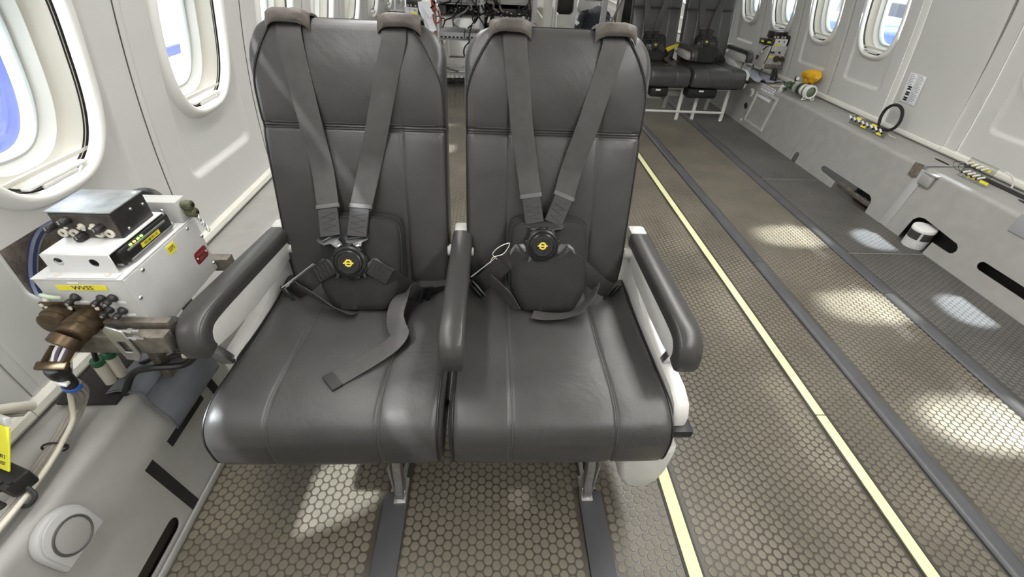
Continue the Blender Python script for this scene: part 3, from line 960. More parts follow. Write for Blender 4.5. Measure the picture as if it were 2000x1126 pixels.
def legs(parent, cxs, frame_mat):
    for x in cxs:
        s = 1 if x > 0 else -1
        L = MB().prism([(-.030, .0), (.018, .0), (.020, .02), (.016, .07), (.036, .15), (.075, .255), (.080, .285), (.045, .285), (.022, .20), (-.006, .12), (-.016, .05), (-.030, .03)], (x - .011, .600, .006), (0, 1, 0), (0, 0, 1), .022, .002).done('leg', frame_mat, parent, 40)
        MB().cyl((x - .013, .592, .022), (x + .013, .592, .022), .007, seg=14).done('bolt', CHROME, L)
        MB().box((x, .60, .006), (.034, .075, .012), .003).done('foot', ALU, L)
        MB().box((x + s * .018, .600, .075), (.005, .022, .15), .001).done('link_plate', ALU, L)
        R2 = MB().prism([(-.03, 0), (.03, 0), (.03, .05), (-.05, .285), (-.09, .285), (-.02, .06)], (x - .011, .985, .006), (0, 1, 0), (0, 0, 1), .022, .002).done('leg', frame_mat, parent, 40)
        MB().box((x, .985, .006), (.034, .08, .012), .003).done('foot', ALU, R2)
        MB().bar((x, .67, .05), (x, .95, .05), .012, .02, .002).done('brace', ALU, parent)

def double_seat(name, label, front=True):
    root = thing(name, (SEAT_C, .75, 0), label, 'seat', None)
    info = []
    for s in (-1, 1):
        cx = SEAT_C + s * .255
        cushion(cx, .249, root, (-.114, .114))
        b, fr, wf = backrest(cx, .232, root)
        flap(cx - .122, b); flap(cx + .130, b)
        info.append((cx, fr, wf))
    armrest(-.590, root, .085 if front else 0)
    armrest(-.080, root)
    armrest(.433, root)
    # carrier frame
    for y, z in ((.675, .298), (.955, .30)):
        MB().cyl((-.585, y, z), (.425, y, z), .017, seg=16).done('cross_tube', ALU, root)
    MB().box((SEAT_C - .255, .78, .303), (.44, .44, .012), .003).done('seat_pan', BLKPL, root)
    MB().box((SEAT_C + .255, .78, .303), (.44, .44, .012), .003).done('seat_pan', BLKPL, root)
    legs(root, (-.245, .285), STEEL)
    # end shrouds
    sp = [(1.10, .56), (1.06, .585), (1.015, .585), (.965, .52), (.90, .475), (.82, .458), (.70, .455), (.615, .456), (.575, .443), (.558, .415), (.558, .36), (.566, .318), (.62, .29), (1.05, .30), (1.11, .42)]
    for x, s in ((.418, 1), (-.632, -1)):
        sh = MB().prism(sp if s > 0 else [(max(y, .70), z) for y, z in sp], (x, 0, 0), (0, 1, 0), (0, 0, 1), .040, .009).done('end_shroud', SHROUD, root, 40)
        MB().bar((x + .020, .70, .445), (x + .018, .672, .515), .020, .030, .003, up=(1, 0, 0)).done('arm_stop', STEEL, sh)
        if s > 0:
            MB().box((.4475, .566, .372), (.050, .05, .026), .006).done('bumper', BLKPL, sh)
            MB().prism([(.326, .315), (.328, .235), (.338, .180), (.358, .145), (.388, .130), (.418, .138), (.440, .165), (.451, .22), (.452, .315)], (0, .76, 0), (1, 0, 0), (0, 0, 1), .225, .016).done('lower_shroud', SHROUD, sh, 50)
    MB().box((-.40, .545, .302), (.05, .02, .012), .002).done('tie_clip', mat('tan_clip', (.35, .25, .17), .6), root)
    MB().box((-.035, .54, .296), (.014, .012, .008), .001).done('lock_tab', ALU, root)
    return root, info
seat1, info1 = double_seat('double_seat', 'front pair of joined black leather aircraft seats with three armrests')

# ------------------------------------------------------------------ harnesses
def shoulder_path(pts):
    p0 = Vector(pts[0])
    x = p0.x
    return [bpt(x, BL + .000, -.045), bpt(x, BL - .002, -.018), bpt(x, BL - .014, .004)] + [Vector(p) for p in pts]
XV = Vector((1, 0, 0))
def buckle(c, root, nrm=Vector((0, -.93, .37)), r=.044):
    c = Vector(c); nrm = nrm.normalized()
    x, y, d = frame_of(nrm, (0, 0, 1))
    b = MB().lathe([(0, -.014), (r * .92, -.014), (r, -.010), (r, .001), (r * .96, .005), (r * .86, .007), (r * .84, .0045), (r * .78, .0045), (r * .74, .010), (r * .66, .012), (r * .63, .010), (0, .010)], c, nrm, 48, False).done('buckle', BLKMET, root, 35)
    for k in range(9):
        a = 2 * pi * k / 9 + .2
        q = c + (x * cos(a) + y * sin(a)) * r * 1.0
        t = (-x * sin(a) + y * cos(a))
        M = Matrix((t, (x * cos(a) + y * sin(a)), d)).transposed()
        MB().box(q + d * -.004, (.016, .006, .014), .002, M).done('grip', BLKMET, b)
    MB().lathe([(r * .50, .0098), (r * .50, .0112), (r * .60, .0112), (r * .60, .0098)], c, nrm, 32, False).done('groove_ring', BLKPL, b)
    for k in range(8):
        a = 2 * pi * k / 8
        p = c + d * .0104
        MB().bar(p + (x * cos(a) + y * sin(a)) * r * .32, p + (x * cos(a) + y * sin(a)) * r * .50, .0012, .0012, 0, d).done('button_rib', BLKPL, b)
    # emblem: yellow toothed ring with a bar across
    e = MB()
    N = 40; z1 = .0104; z2 = .0116
    vs = []
    for (z_) in (z1, z2):
        for k in range(N):
            a = 2 * pi * k / N
            ro = r * (.235 if k % 4 < 2 else .205)
            vs.append(c + d * z_ + (x * cos(a) + y * sin(a)) * ro)
        for k in range(N):
            a = 2 * pi * k / N
            vs.append(c + d * z_ + (x * cos(a) + y * sin(a)) * r * .13)
    fs = []
    for k in range(N):
        k2 = (k + 1) % N
        fs += [(k, k2, N + k2, N + k), (2 * N + k, 2 * N + k2, 3 * N + k2, 3 * N + k), (k, k2, 2 * N + k2, 2 * N + k), (N + k, N + k2, 3 * N + k2, 3 * N + k)]
    e.add(vs, fs).done('emblem_ring', mat('emblem_yellow', (.80, .62, .08), .5), b, 30)
    MB().bar(c - x * r * .30 + d * .0114, c + x * r * .30 + d * .0114, .0034, .0022, .0004, d).done('emblem_bar', MATS['emblem_yellow'], b)
    return b, (x, y, d)
def fitting(p, q, wv, root, w=.046, m=None):
    """metal end fitting: slotted yoke at p (webbing side) narrowing to a tongue at q (buckle)"""
    p, q, wv = Vector(p), Vector(q), Vector(wv).normalized()
    ax = (q - p); L = ax.length; ax.normalize()
    wv = (wv - ax * wv.dot(ax)).normalized()
    outer = [(-w * .62, -.008), (-w * .60, -.018), (-w * .50, -.022), (-w * .45, -.010), (-w * .42, .0), (w * .42, .0), (w * .45, -.010), (w * .50, -.022), (w * .60, -.018), (w * .62, -.008), (w * .52, .010), (w * .24, .016), (w * .18, L), (-w * .18, L), (-w * .24, .016), (-w * .52, .010)]
    o = MB().prism(outer, p, wv, ax, .0035, .0008).done('fitting', m or GUN, root, 30)
    MB().bar(p - wv * w * .52 + ax * -.004, p + wv * w * .52 + ax * -.004, .006, .006, .002).done('slot_bar', m or GUN, o)
    MB().bar(q - ax * .010, q, .010, .0038, .0006, wv.cross(ax)).done('tongue', CHROME, o)
    return o
def keeper(c, along, wv, root, w=.056):
    """leather keeper loop round a strap"""
    c, along, wv = Vector(c), Vector(along).normalized(), Vector(wv).normalized()
    wv = (wv - along * wv.dot(along)).normalized()
    n = along.cross(wv)
    ring = [c + wv * a + n * b for a, b in rrect(w, .012, .0055, 4)]
    N = len(ring); m = MB(); vs = []
    for (e, k) in ((-.005, 1), (.005, 1)):
        vs += [p + along * e for p in ring]
    vs2 = [p + (p - c).normalized() * .0022 for p in vs]
    fs = []
    for k in range(N):
        k2 = (k + 1) % N
        fs += [(k, k2, N + k2, N + k), (2 * N + k, 2 * N + k2, 3 * N + k2, 3 * N + k), (k, k2, 2 * N + k2, 2 * N + k), (N + k, N + k2, 3 * N + k2, 3 * N + k)]
    return m.add(vs + vs2, fs).done('keeper_loop', mat('grey_leather_loop', (.085, .083, .08), .5), root, 40)
def stitched_end(p, q, wv, root, w=.046):
    """doubled, box-stitched webbing end between p and q"""
    p, q, wv = Vector(p), Vector(q), Vector(wv).normalized()
    o = MB().ribbon([p, p.lerp(q, .3), p.lerp(q, .7), q], [wv] * 4, w, .0075, 3).done('strap_end', WEB_B, root, 40)
    ax = (q - p).normalized(); wv = (wv - ax * wv.dot(ax)).normalized(); n = ax.cross(wv)
    if n.y > 0: n = -n
    L = (q - p).length
    zig = [p + ax * (L * (.12 + .76 * k / 7)) + wv * (w * .36 * (1 if k % 2 else -1)) + n * .0045 for k in range(8)]
    MB().tube(zig, .0006, 4).done('stitching', STITCH, o)
    return o
def back_pad(cx, root, zt, zb, hwid, depth=.054):
    """soft black pad behind the buckle: wide rounded top, cut-off lower corners"""
    zc = (zt + zb) / 2; hh = (zt - zb) / 2
    shape = [(-.86, .93), (-.55, 1.0), (0, 1.02), (.55, 1.0), (.86, .93), (.98, .70), (1.0, .30), (1.0, -.25), (.97, -.50), (.80, -.80), (.66, -.96), (.40, -1.0), (0, -1.0), (-.40, -1.0), (-.66, -.96), (-.80, -.80), (-.97, -.50), (-1.0, -.25), (-1.0, .30), (-.98, .70)]
    ol = catmull([(a, b, 0) for a, b in shape], 4, True)
    N = len(ol)
    rings = [(1.0, 0), (1.03, .015), (1.035, .03), (1.0, .034), (.965, .036), (.975, .042), (.985, .055), (.965, .070), (.90, .079), (.75, .083), (.45, .086), (.15, .087)]
    base = lambda a, b: Vector((cx + a * hwid, 0, zc + b * hh))
    m = MB(); vs = []
    for sc, d in rings:
        for p in ol:
            q = base(p.x * sc, p.y * sc)
            s = z2s(q.z)
            wob = noise.noise(Vector((q.x * 14, q.z * 14, 5))) * .004 * (1 if d > .05 else 0)
            vs.append(bpt(q.x, s, .006 + d * (depth + .096 * (1 - (p.y * sc + 1) / 2)) / .087 + wob))
    fs = []
    for i in range(len(rings) - 1):
        for k in range(N):
            k2 = (k + 1) % N
            fs.append((i * N + k, i * N + k2, (i + 1) * N + k2, (i + 1) * N + k))
    fs.append(tuple((len(rings) - 1) * N + k for k in range(N))); fs.append(tuple(reversed(range(N))))
    o = m.add(vs, fs).done('back_pad', PAD, root, 60)
    pth = [bpt(base(p.x * .985, p.y * .985).x, z2s(base(p.x * .985, p.y * .985).z), .006 + .060 * (depth + .096 * (1 - (p.y + 1) / 2)) / .087) for p in ol]
    MB().tube(pth, .0022, 6, closed=True).done('piping', PIPING, o)
    return o
def adjuster(c, along, wv, root, w=.052):
    c, a, wv = Vector(c), Vector(along).normalized(), Vector(wv).normalized()
    wv = (wv - a * wv.dot(a)).normalized()
    M = Matrix((wv, a, wv.cross(a))).transposed()
    o = MB().box(c - a * .012, (w, .008, .007), .002, M).done('adjuster', BLKMET, root)
    MB().box(c + a * .010, (w, .010, .009), .002, M).done('adjuster_bar', BLKMET, o)
    MB().box(c + wv * w * .48, (.005, .034, .006), .0015, M).done('adjuster_side', BLKMET, o)
    MB().box(c - wv * w * .48, (.005, .034, .006), .0015, M).done('adjuster_side', BLKMET, o)
    return o
def harness(label, cx, d):
    root = thing('seat_harness', (cx, .93, .46), label, 'harness', 'harnesses on the front seat pair')
    pad = back_pad(d['pad'][0], root, d['pad'][1], d['pad'][2], d['pad'][3])
    for key in ('sl', 'sr'):
        pts = [Vector(p) for p in d[key]]
        MB().ribbon(shoulder_path(pts[:-1]), [XV] * (len(pts) + 2), .056, .002, 5).done('shoulder_strap', WEB, root, 50)
        a, b = pts[-2], pts[-1]
        keeper(a + (pts[-3] - a) * .05, b - a, XV, root)
        stitched_end(a + (a - b) * .05 + BN * .002, b, XV, root, .050)
    b, (x, y, n) = buckle(d['buckle'], root)
    c = Vector(d['buckle'])
    for key, off_ in (('sl', -x * .020 + y * .033), ('sr', x * .018 + y * .033)):
        fitting(Vector(d[key][-1]) + Vector((0, -.004, -.004)), c + off_ * 1.2 - n * .006, XV, root, .050)
    for key, sx in (('ll', -1), ('lr', 1)):
        pts = [Vector(p) for p in d[key]]
        dirv = (pts[1] - pts[0]).normalized()
        wv = n.cross(dirv)
        fitting(pts[0], c + x * sx * .045 - n * .006, wv, root, .050)
        stitched_end(pts[0] - dirv * .004, pts[1], wv, root, .046)
        MB().ribbon(pts[1:], [wv] * (len(pts) - 1), .048, .002, 5).done('lap_strap', WEB_B, root, 50)
        adjuster(d[key + '_adj'], pts[-1] - pts[-2], wv, root)
    for key in d:
        if key.startswith('tail'):
            pts, wd, wid = d[key]
            tl = MB().ribbon(pts, wd, wid, .002, 6).done('strap_tail', WEB, root, 50)
            if key.endswith('e'):
                p, q = Vector(pts[-2]), Vector(pts[-1])
                u = (q - p).normalized()
                MB().ribbon([q - u * .022, q - u * .008, q + u * .002], [wd[-1]] * 3, wid + .003, .007, 3).done('strap_tip', WEB_B, tl, 50)
    return root
H1 = dict(
    pad=(-.345, .652, .420, .108),
    sl=[(-.466, 1.138, 1.055), (-.460, 1.120, .985), (-.447, 1.089, .867), (-.435, 1.064, .770), (-.424, 1.012, .682), (-.412, .958, .632)],
    sr=[(-.230, 1.138, 1.055), (-.252, 1.120, .985), (-.288, 1.088, .862), (-.315, 1.064, .773), (-.341, 1.012, .684), (-.346, .958, .632)],
    buckle=(-0.3596, 0.9059, 0.5875),
    ll=[(-0.4121, 0.9088, 0.571), (-0.4568, 0.9059, 0.5418), (-0.4957, 0.8991, 0.5107), (-.545, .935, .462), (-.575, .965, .440)],
    ll_adj=(-.555, .925, .462),
    lr=[(-0.3091, 0.9088, 0.5749), (-0.2624, 0.902, 0.5457), (-.220, .918, .490), (-.185, .925, .466), (-.130, .965, .445)],
    lr_adj=(-.178, .918, .472),
    tail_a=([(-.520, .920, .492), (-.500, .900, .502), (-.462, .880, .495), (-.415, .862, .474), (-.370, .850, .466), (-.352, .846, .464)],
            [(.25, -.35, .9), (.25, -.4, .9), (.3, -.5, .8), (.35, -.6, .6), (.4, -.7, .4), (.4, -.7, .4)], .046),
    tail_be=([(-.205, .915, .492), (-.222, .893, .505), (-.240, .858, .492), (-.243, .820, .478), (-.232, .785, .475), (-.222, .760, .474), (-.235, .728, .471), (-.268, .690, .4695), (-.310, .650, .4690), (-.352, .612, .4685)],
             [(.6, .5, .7), (.7, .3, .6), (.95, .1, .3), (.95, -.1, .2), (.85, -.25, .1), (.8, -.5, .05), (.75, -.65, .02), (.70, -.7, 0), (.68, -.72, 0), (.68, -.72, 0)], .046),
)
H2 = dict(
    pad=(.158, .655, .420, .108),
    sl=[(.053, 1.140, 1.055), (.062, 1.122, .985), (.077, 1.092, .875), (.095, 1.066, .780), (.107, 1.038, .715), (.118, .998, .660)],
    sr=[(.287, 1.140, 1.055), (.268, 1.120, .980), (.241, 1.092, .880), (.211, 1.066, .783), (.195, 1.038, .716), (.168, .998, .660)],
    buckle=(.137, .948, .622),
    ll=[(.085, .945, .604), (.040, .938, .570), (.000, .930, .530), (-.030, .935, .495), (-.050, .965, .455)],
    ll_adj=(-.035, .935, .480),
    lr=[(.192, .945, .604), (.240, .936, .566), (.290, .925, .522), (.330, .930, .490), (.378, .968, .450)],
    lr_adj=(.352, .945, .468),
    tail_a=([(.000, .925, .522), (.020, .905, .515), (.046, .885, .500), (.062, .872, .482), (.072, .865, .468)],
            [(.3, -.35, .9), (.3, -.4, .8), (.4, -.5, .7), (.5, -.6, .4), (.5, -.6, .2)], .046),
    tail_b=([(.292, .915, .512), (.283, .892, .512), (.262, .866, .496), (.232, .846, .478), (.190, .838, .470), (.145, .840, .467), (.115, .848, .466)],
            [(.5, .3, .8), (.6, .1, .8), (.55, -.4, .7), (.3, -.8, .5), (.1, -.9, .3), (0, -1, .15), (0, -1, .1)], .038),
)
harness('grey webbing harness on the window-side front seat, its loose strap lying on the cushion', -.345, H1)
hr = harness('grey webbing harness on the aisle-side front seat, its strap tails tucked under the pad', .158, H2)
# paper tags and a string tie on the lap straps
t = MB().ribbon([(-.560, .925, .486), (-.525, .930, .512), (-.472, .950, .548)], [(.2, -.5, .8)] * 3, .017, .001, 4).done('paper_tag', PAPER)
tag(t, 'long white paper tag stuck behind the window-side lap strap', 'tag')
t = MB().ribbon([(-.052, .940, .520), (-.02, .944, .548), (.015, .95, .578)], [(.2, -.5, .8)] * 3, .010, .001, 4).done('paper_tag', PAPER)
tag(t, 'thin white paper tag behind the aisle-side lap strap', 'tag')
t = MB().tube([(.018, .940, .580), (.006, .935, .600), (.022, .935, .622), (.050, .945, .628), (.035, .938, .600), (.008, .932, .592), (.000, .930, .575)], .0013, 6, sm=6).done('string_tie', CREAMW)
tag(t, 'thin cream string tied to the aisle-side lap strap', 'string')
# ------------------------------------------------------------------ instrument stack by the port wall
def screw(p, n, root, r=.0042, m=None):
    MB().lathe([(r, 0), (r, .0015), (r * .7, .003), (0, .0032)], p, n, 12, False).done('screw', m or STEEL, root)
def knob(p, n, root, r=.007, h=.014, m=None):
    o = MB().lathe([(r, 0), (r * .95, h * .8), (r * .8, h), (0, h)], p, n, 14, False).done('knob', m or BLKPL, root)
    return o
def fuse(p, root):
    p = Vector(p)
    o = MB().lathe([(.0085, 0), (.0085, .003), (.0065, .005), (.0050, .009), (.0050, .012), (.0062, .014), (.0062, .020), (.005, .022), (0, .022)], p, (0, -1, 0), 18, False).done('fuse_holder', BLKPL, root)
    MB().lathe([(.0028, 0), (.0028, .0006), (0, .0006)], p + Vector((0, -.022, 0)), (0, -1, 0), 10, False).done('fuse_dot', DADO, o)
def jack(p, root, n=(0, -1, 0), r=.0098):
    o = MB().lathe([(r, 0), (r, .002), (r * .9, .004), (r * .42, .004), (r * .40, .001), (r * .40, -.003)], p, n, 20, False).done('jack_socket', CREAMW, root)
    MB().lathe([(r * .41, .0012), (0, .0012)], p, n, 14, False).done('jack_hole', DARKGAP, o)
def cannon(p, root, L=.040, r=.026, m=None):
    """round multi-pin connector on a square flange facing the camera"""
    m = m or BRASS
    p = Vector(p)
    o = MB().box(p + Vector((0, -.0025, 0)), (r * 2.3, .005, r * 2.3), .001).done('connector', m, root)
    MB().lathe([(r, 0), (r, L * .35), (r * 1.06, L * .38), (r * 1.06, L * .60), (r * .95, L * .63), (r * .95, L * .95), (r * .8, L), (0, L)], p + Vector((0, -.004, 0)), (0, -1, 0), 28, False).done('connector_shell', m, o)
    for sx in (-1, 1):
        for sz in (-1, 1): MB().lathe([(.004, 0), (.004, .002), (0, .003)], p + Vector((sx * r * .95, -.005, sz * r * .95)), (0, -1, 0), 10, False).done('flange_screw', CREAMW, o)
    return o

# base unit
t = thing('instrument_box', (-.76, .765, .58), 'grey metal instrument box with a WVSS label and bronze connectors', 'instrument')
MB().box((-.76, .7655, .651), (.158, .237, .142), .003).done('case', BOXGREY, t)
MB().box((-.6795, .7655, .650), (.003, .238, .140), .001).done('side_cover', BOXGREY, t)
MB().box((-.76, .7655, .7225), (.160, .239, .003), .001).done('lid', mat('pale_box_lid', (.60, .60, .60), .4), t)
for y, z in ((.694, .712), (.657, .672), (.849, .713), (.880, .675), (.878, .600), (.660, .600)): screw((-.678, y, z), (1, 0, 0), t)
lb = MB().box((-.6775, .783, .704), (.001, .026, .020)).done('yellow_label', YEL, t)
text('lettering', 'SSP5', .013, (-.6768, .783, .704), (0, 1, 0), (0, 0, 1), INK, lb, sx=.78)
rp = MB().prism(rrect(.046, .030, .007, 4), (-.6785, .853, .640), (0, 1, 0), (0, 0, 1), .0016, .0004).done('warning_plate', REDP, t)
for s in (-1, 1): MB().lathe([(.0024, 0), (.0024, .001), (0, .0014)], (-.6768, .853 + s * .017, .640), (1, 0, 0), 10, False).done('rivet', CREAMW, rp)
REDTXT = mat('faded_red_lettering', (.28, .06, .06), .5)
text('lettering', 'WARNING', .0085, (-.6766, .853, .6455), (0, 1, 0), (0, 0, 1), REDTXT, rp, sx=.72)
text('lettering', '230V A.C.', .0085, (-.6766, .853, .6345), (0, 1, 0), (0, 0, 1), REDTXT, rp, sx=.72)
lb = MB().box((-.759, .6455, .7045), (.088, .001, .012)).done('yellow_label', YEL, t)
text('lettering', 'WVSS', .0125, (-.757, .6448, .7045), (1, 0, 0), (0, 0, 1), INK, lb, sx=1.15)
for x, z in ((-.783, .682), (-.737, .680), (-.716, .681), (-.738, .651), (-.714, .649)):
    fuse((x, .646, z), t)
    MB().box((x + .010, .6458, z - .0115), (.016, .0008, .005)).done('fuse_label', WHITE, t)
MB().box((-.770, .6458, .7150), (.018, .0008, .004)).done('small_label', WHITE, t)
cannon((-.826, .646, .640), t, .030)
cannon((-.778, .646, .633), t, .058)
MB().tube([(-.836, .640, .690), (-.826, .634, .694), (-.812, .634, .690), (-.806, .640, .684)], .004, 8, sm=5).done('earth_clip', mat('pale_green_clip', (.42, .50, .40), .5), t)
# cable clamp (backshell) hanging off the big connector
t = thing('cable_backshell', (-.80, .585, .60), 'bronze angled cable clamp holding white wires below the WVSS box', 'connector')
MB().lathe([(.024, 0), (.026, .006), (.026, .018), (.021, .020)], (-.779, .588, .634), (-.30, -.80, -.42), 24).done('coupling_ring', BRASS, t)
for s in (-1, 1):
    MB().bar(Vector((-.784, .574, .624)) + Vector((s * .019, 0, 0)), Vector((-.803, .556, .598)) + Vector((s * .019, 0, 0)), .006, .010, .002).done('clamp_arm', BRASS, t)
MB().box((-.806, .552, .594), (.056, .016, .010), .003, Matrix.Rotation(.5, 3, 'X')).done('clamp_saddle', BRASS, t)
for k, dx in enumerate((-.010, -.003, .005, .011)):
    MB().tube([(-.781 + dx, .578, .630), (-.792 + dx, .566, .613), (-.804 + dx * .6, .556, .592)], .0030, 6, sm=4).done('wire', WHITE if k % 2 == 0 else mat('violet_wire', (.10, .07, .11), .5), t)
MB().lathe([(.014, 0), (.017, .006), (.017, .026), (.013, .034), (.011, .045), (.012, .075), (.010, .078)], (-.806, .553, .590), (-.30, .22, -.93), 18).done('rubber_boot', BLKPL, t)
# wiring loom down to the ledge
def loom_pts(dx=0, dy=0, dz=0):
    return [Vector(p) + Vector((dx, dy, dz)) for p in ((-.828, .569, .520), (-.848, .585, .482), (-.868, .592, .450), (-.890, .585, .415), (-.898, .555, .394), (-.893, .510, .388), (-.886, .460, .386), (-.880, .410, .385), (-.879, .350, .385), (-.879, .26, .385))]
t = thing('cable_loom', (-.88, .45, .37), 'thick grey ribbed cable loom with blue tape trailing over the port ledge', 'cable')
LOOM = mat('grey_loom', (.30, .275, .25), .6, noise_s=50, noise_a=.1)
for k in range(9):
    a = 2 * pi * k / 9
    pts = loom_pts(.0105 * cos(a), .003 * sin(a) + .006 * cos(a), .008 * sin(a))
    MB().tube(pts, .0046, 6, sm=5).done('conductor', LOOM, t)
MB().tube([(-.806, .553, .590), (-.815, .560, .555), (-.828, .569, .520)], .0128, 12, sm=5).done('heat_shrink', BLKPL, t)
MB().tube([(-.828, .569, .521), (-.835, .5745, .507)], .0150, 14).done('blue_tape', BLUETAPE, t)
MB().box((-.812, .549, .548), (.018, .010, .007), .001, Matrix.Rotation(.3, 3, 'Y')).done('paper_flag', WHITE, t)
ring = [Vector((-.893, .512, .388)) + Vector((.021 * cos(a), 0.004 * cos(a), .0155 * sin(a))) for a in [2 * pi * k / 20 for k in range(20)]]
MB().tube(ring, .0022, 6, closed=True).box((-.870, .512, .393), (.010, .006, .005), .001).done('cable_tie', BLKPL, t)
t = MB().tube([(-.846, .668, .690), (-.850, .650, .665), (-.828, .622, .632), (-.818, .600, .590), (-.824, .580, .545), (-.846, .574, .500), (-.868, .574, .455), (-.878, .560, .415), (-.872, .520, .405), (-.862, .470, .402), (-.856, .410, .400), (-.854, .350, .400), (-.854, .26, .400)], .0050, 10, sm=6).done('white_cable', CREAMW)
tag(t, 'single cream cable running down beside the grey loom', 'cable')
# bracket over the box
t = thing('mounting_bracket', (-.75, .75, .724), 'pale folded metal bracket with two round holes on top of the WVSS box', 'bracket')
MB().box((-.752, .7455, .7655), (.118, .160, .003), .001).done('top_plate', BOXWHITE, t)
plate('front_plate', [(-.059, 0), (.059, 0), (.059, .041), (-.059, .041)], [circ(.0085, 20, -.034, .026), circ(.0085, 20, .026, .024)], .0025, lambda u, v, w: (-.752 + u, .664 + w, .725 + v), BOXWHITE, t)
MB().box((-.750, .656, .7255), (.122, .018, .003), .001).done('foot_flange', BOXWHITE, t)
MB().box((-.750, .835, .7255), (.122, .018, .003), .001).done('foot_flange', BOXWHITE, t)
MB().box((-.752, .826, .745), (.118, .0025, .040)).done('rear_plate', BOXWHITE, t)
for x in (-.795, -.708): screw((x, .656, .727), (0, 0, 1), t, .005, CREAMW)
MB().lathe([(.006, 0), (.006, .012), (0, .012)], (-.790, .667, .752), (0, 1, 0), 12, False).done('bolt', STEEL, t)
# network switch lying under the bracket, its ports facing inboard
t = thing('network_switch', (-.70, .76, .727), 'black network switch with glowing port lights and a yellow address label', 'network switch')
MB().box((-.725, .757, .745), (.070, .150, .032), .003).done('case', BLKPL, t)
MB().bar((-.6885, .700, .7525), (-.6885, .815, .7525), .003, .004, .001).done('bezel_strip', mat('grey_bezel', (.25, .25, .25), .4, .5), t)
MB().bar((-.6885, .697, .7318), (-.6885, .828, .7318), .004, .006, .002).done('lower_strip', MATS['grey_bezel'], t)
GRNL = mat('green_light', (.2, .8, .1), .4, emit=((.25, 1.0, .08), 2.5)); AMBL = mat('amber_light', (.9, .4, .1), .4, emit=((1.0, .35, .06), 2.5))
for k, y in enumerate((.713, .724, .735, .745)):
    MB().box((-.6895, y, .7580), (.003, .006, .0035), .0008).done('port_light', AMBL if k == 1 else GRNL, t)
lb = MB().box((-.6893, .762, .7420), (.001, .056, .0095)).done('yellow_label', YEL, t)
text('lettering', '192.168.101.115', .0068, (-.6886, .762, .7420), (0, 1, 0), (0, 0, 1), INK, lb, sx=.95)
for y in (.690, .832): MB().lathe([(.010, 0), (.010, .004), (.0, .005)], (-.700, y, .7305), (0, 0, 1), 16, False).done('rubber_foot', mat('pale_rubber_foot', (.4, .4, .42), .5), t)
# audio panel
t = thing('audio_panel', (-.756, .766, .767), 'black audio jack panel with knobs on top of the port instrument stack', 'audio panel')
BLKBOX = mat('black_crackle', (.022, .020, .019), .4, noise_s=80, noise_a=.2)
MB().box((-.7555, .7655, .7935), (.111, .089, .053), .0015).done('case', BLKBOX, t)
MB().box((-.7560, .7645, .8215), (.115, .093, .003), .001).done('lid', mat('scuffed_grey_lid', (.30, .32, .33), .35, .3, noise_s=30, noise_a=.25), t)
FP = mat('brown_black_fascia', (.055, .045, .038), .5, noise_s=50, noise_a=.4)
MB().box((-.7555, .7200, .7935), (.108, .002, .050), .0005).done('fascia', FP, t)
for x in (-.803, -.783, -.738, -.7195): jack((x, .7190, .7785), t, r=.0085)
for x, z in ((-.812, .793), (-.781, .8065), (-.768, .775), (-.728, .792)): 
    kb = knob((x, .719, z), (0, -1, 0), t, .0078, .018)
    MB().bar((x, .7005, z), (x, .7005, z + .006), .002, .002).done('pointer', DADO, kb)
for x, z in ((-.793, .789), (-.763, .786), (-.749, .789)): MB().box((x, .7182, z), (.006, .003, .004), .0006).done('toggle', WHITE, t)
for x, z in ((-.763, .793), (-.742, .793)): MB().lathe([(.006, 0), (.006, .002), (.003, .002), (.003, .008), (0, .008)], (x, .719, z), (0, -1, 0), 14, False).done('switch_boss', CREAMW, t)
for y, z in ((.740, .778), (.765, .806), (.797, .800)): screw((-.6998, y, z), (1, 0, 0), t, .003)
MB().lathe([(.004, 0), (.003, .0015), (0, .002)], (-.706, .800, .823), (0, 0, 1), 12, False).done('lid_rivet', WHITE, t)
# small connector box at the back
t = thing('connector_box', (-.725, .875, .724), 'small grey box with two capped olive connectors behind the audio panel', 'connector box')
MB().box((-.728, .872, .749), (.094, .036, .050), .002).done('case', BOXGREY, t)
for y, z in ((.872, .760), (.876, .740)):
    q = MB().lathe([(.009, 0), (.009, .008), (.011, .009), (.011, .020), (.008, .022), (0, .022)], (-.681, y, z), (1, -.1, 0), 16, False).done('connector', OLIVE, t)
    MB().lathe([(.005, 0), (.005, .001), (0, .001)], (-.6585, y, z), (1, -.1, 0), 12, False).done('contact', BRASS, q)
for k in range(7):
    a = k * .011
    ring = [Vector((-.662 + .002 * k + .0035 * cos(u), .872 + .0035 * sin(u) * (k % 2), .738 - a * .62 + .005 * sin(u))) for u in [2 * pi * i / 10 for i in range(10)]]
    MB().tube(ring, .0010, 5, closed=True).done('chain_link', STEEL, t)
for x in (-.750, -.715): screw((x, .853, .755), (0, -1, 0), t)
# black hose and pale box behind, by the wall
t = MB().tube([(-.84, .915, .745), (-.80, .912, .765), (-.765, .905, .772), (-.745, .900, .762), (-.740, .900, .745)], .009, 10, sm=5).done('black_hose', BLKPL)
tag(t, 'short black hose curving over the small connector box', 'hose')
t = thing('equipment_case', (-.84, .90, .724), 'pale flat equipment case against the wall behind the audio panel', 'case')
MB().box((-.845, .860, .745), (.090, .075, .040), .003).done('body', CREAMW, t)
MB().box((-.845, .860, .7665), (.094, .079, .003), .001).done('cover', mat('brown_cover_edge', (.10, .07, .05), .6), t)
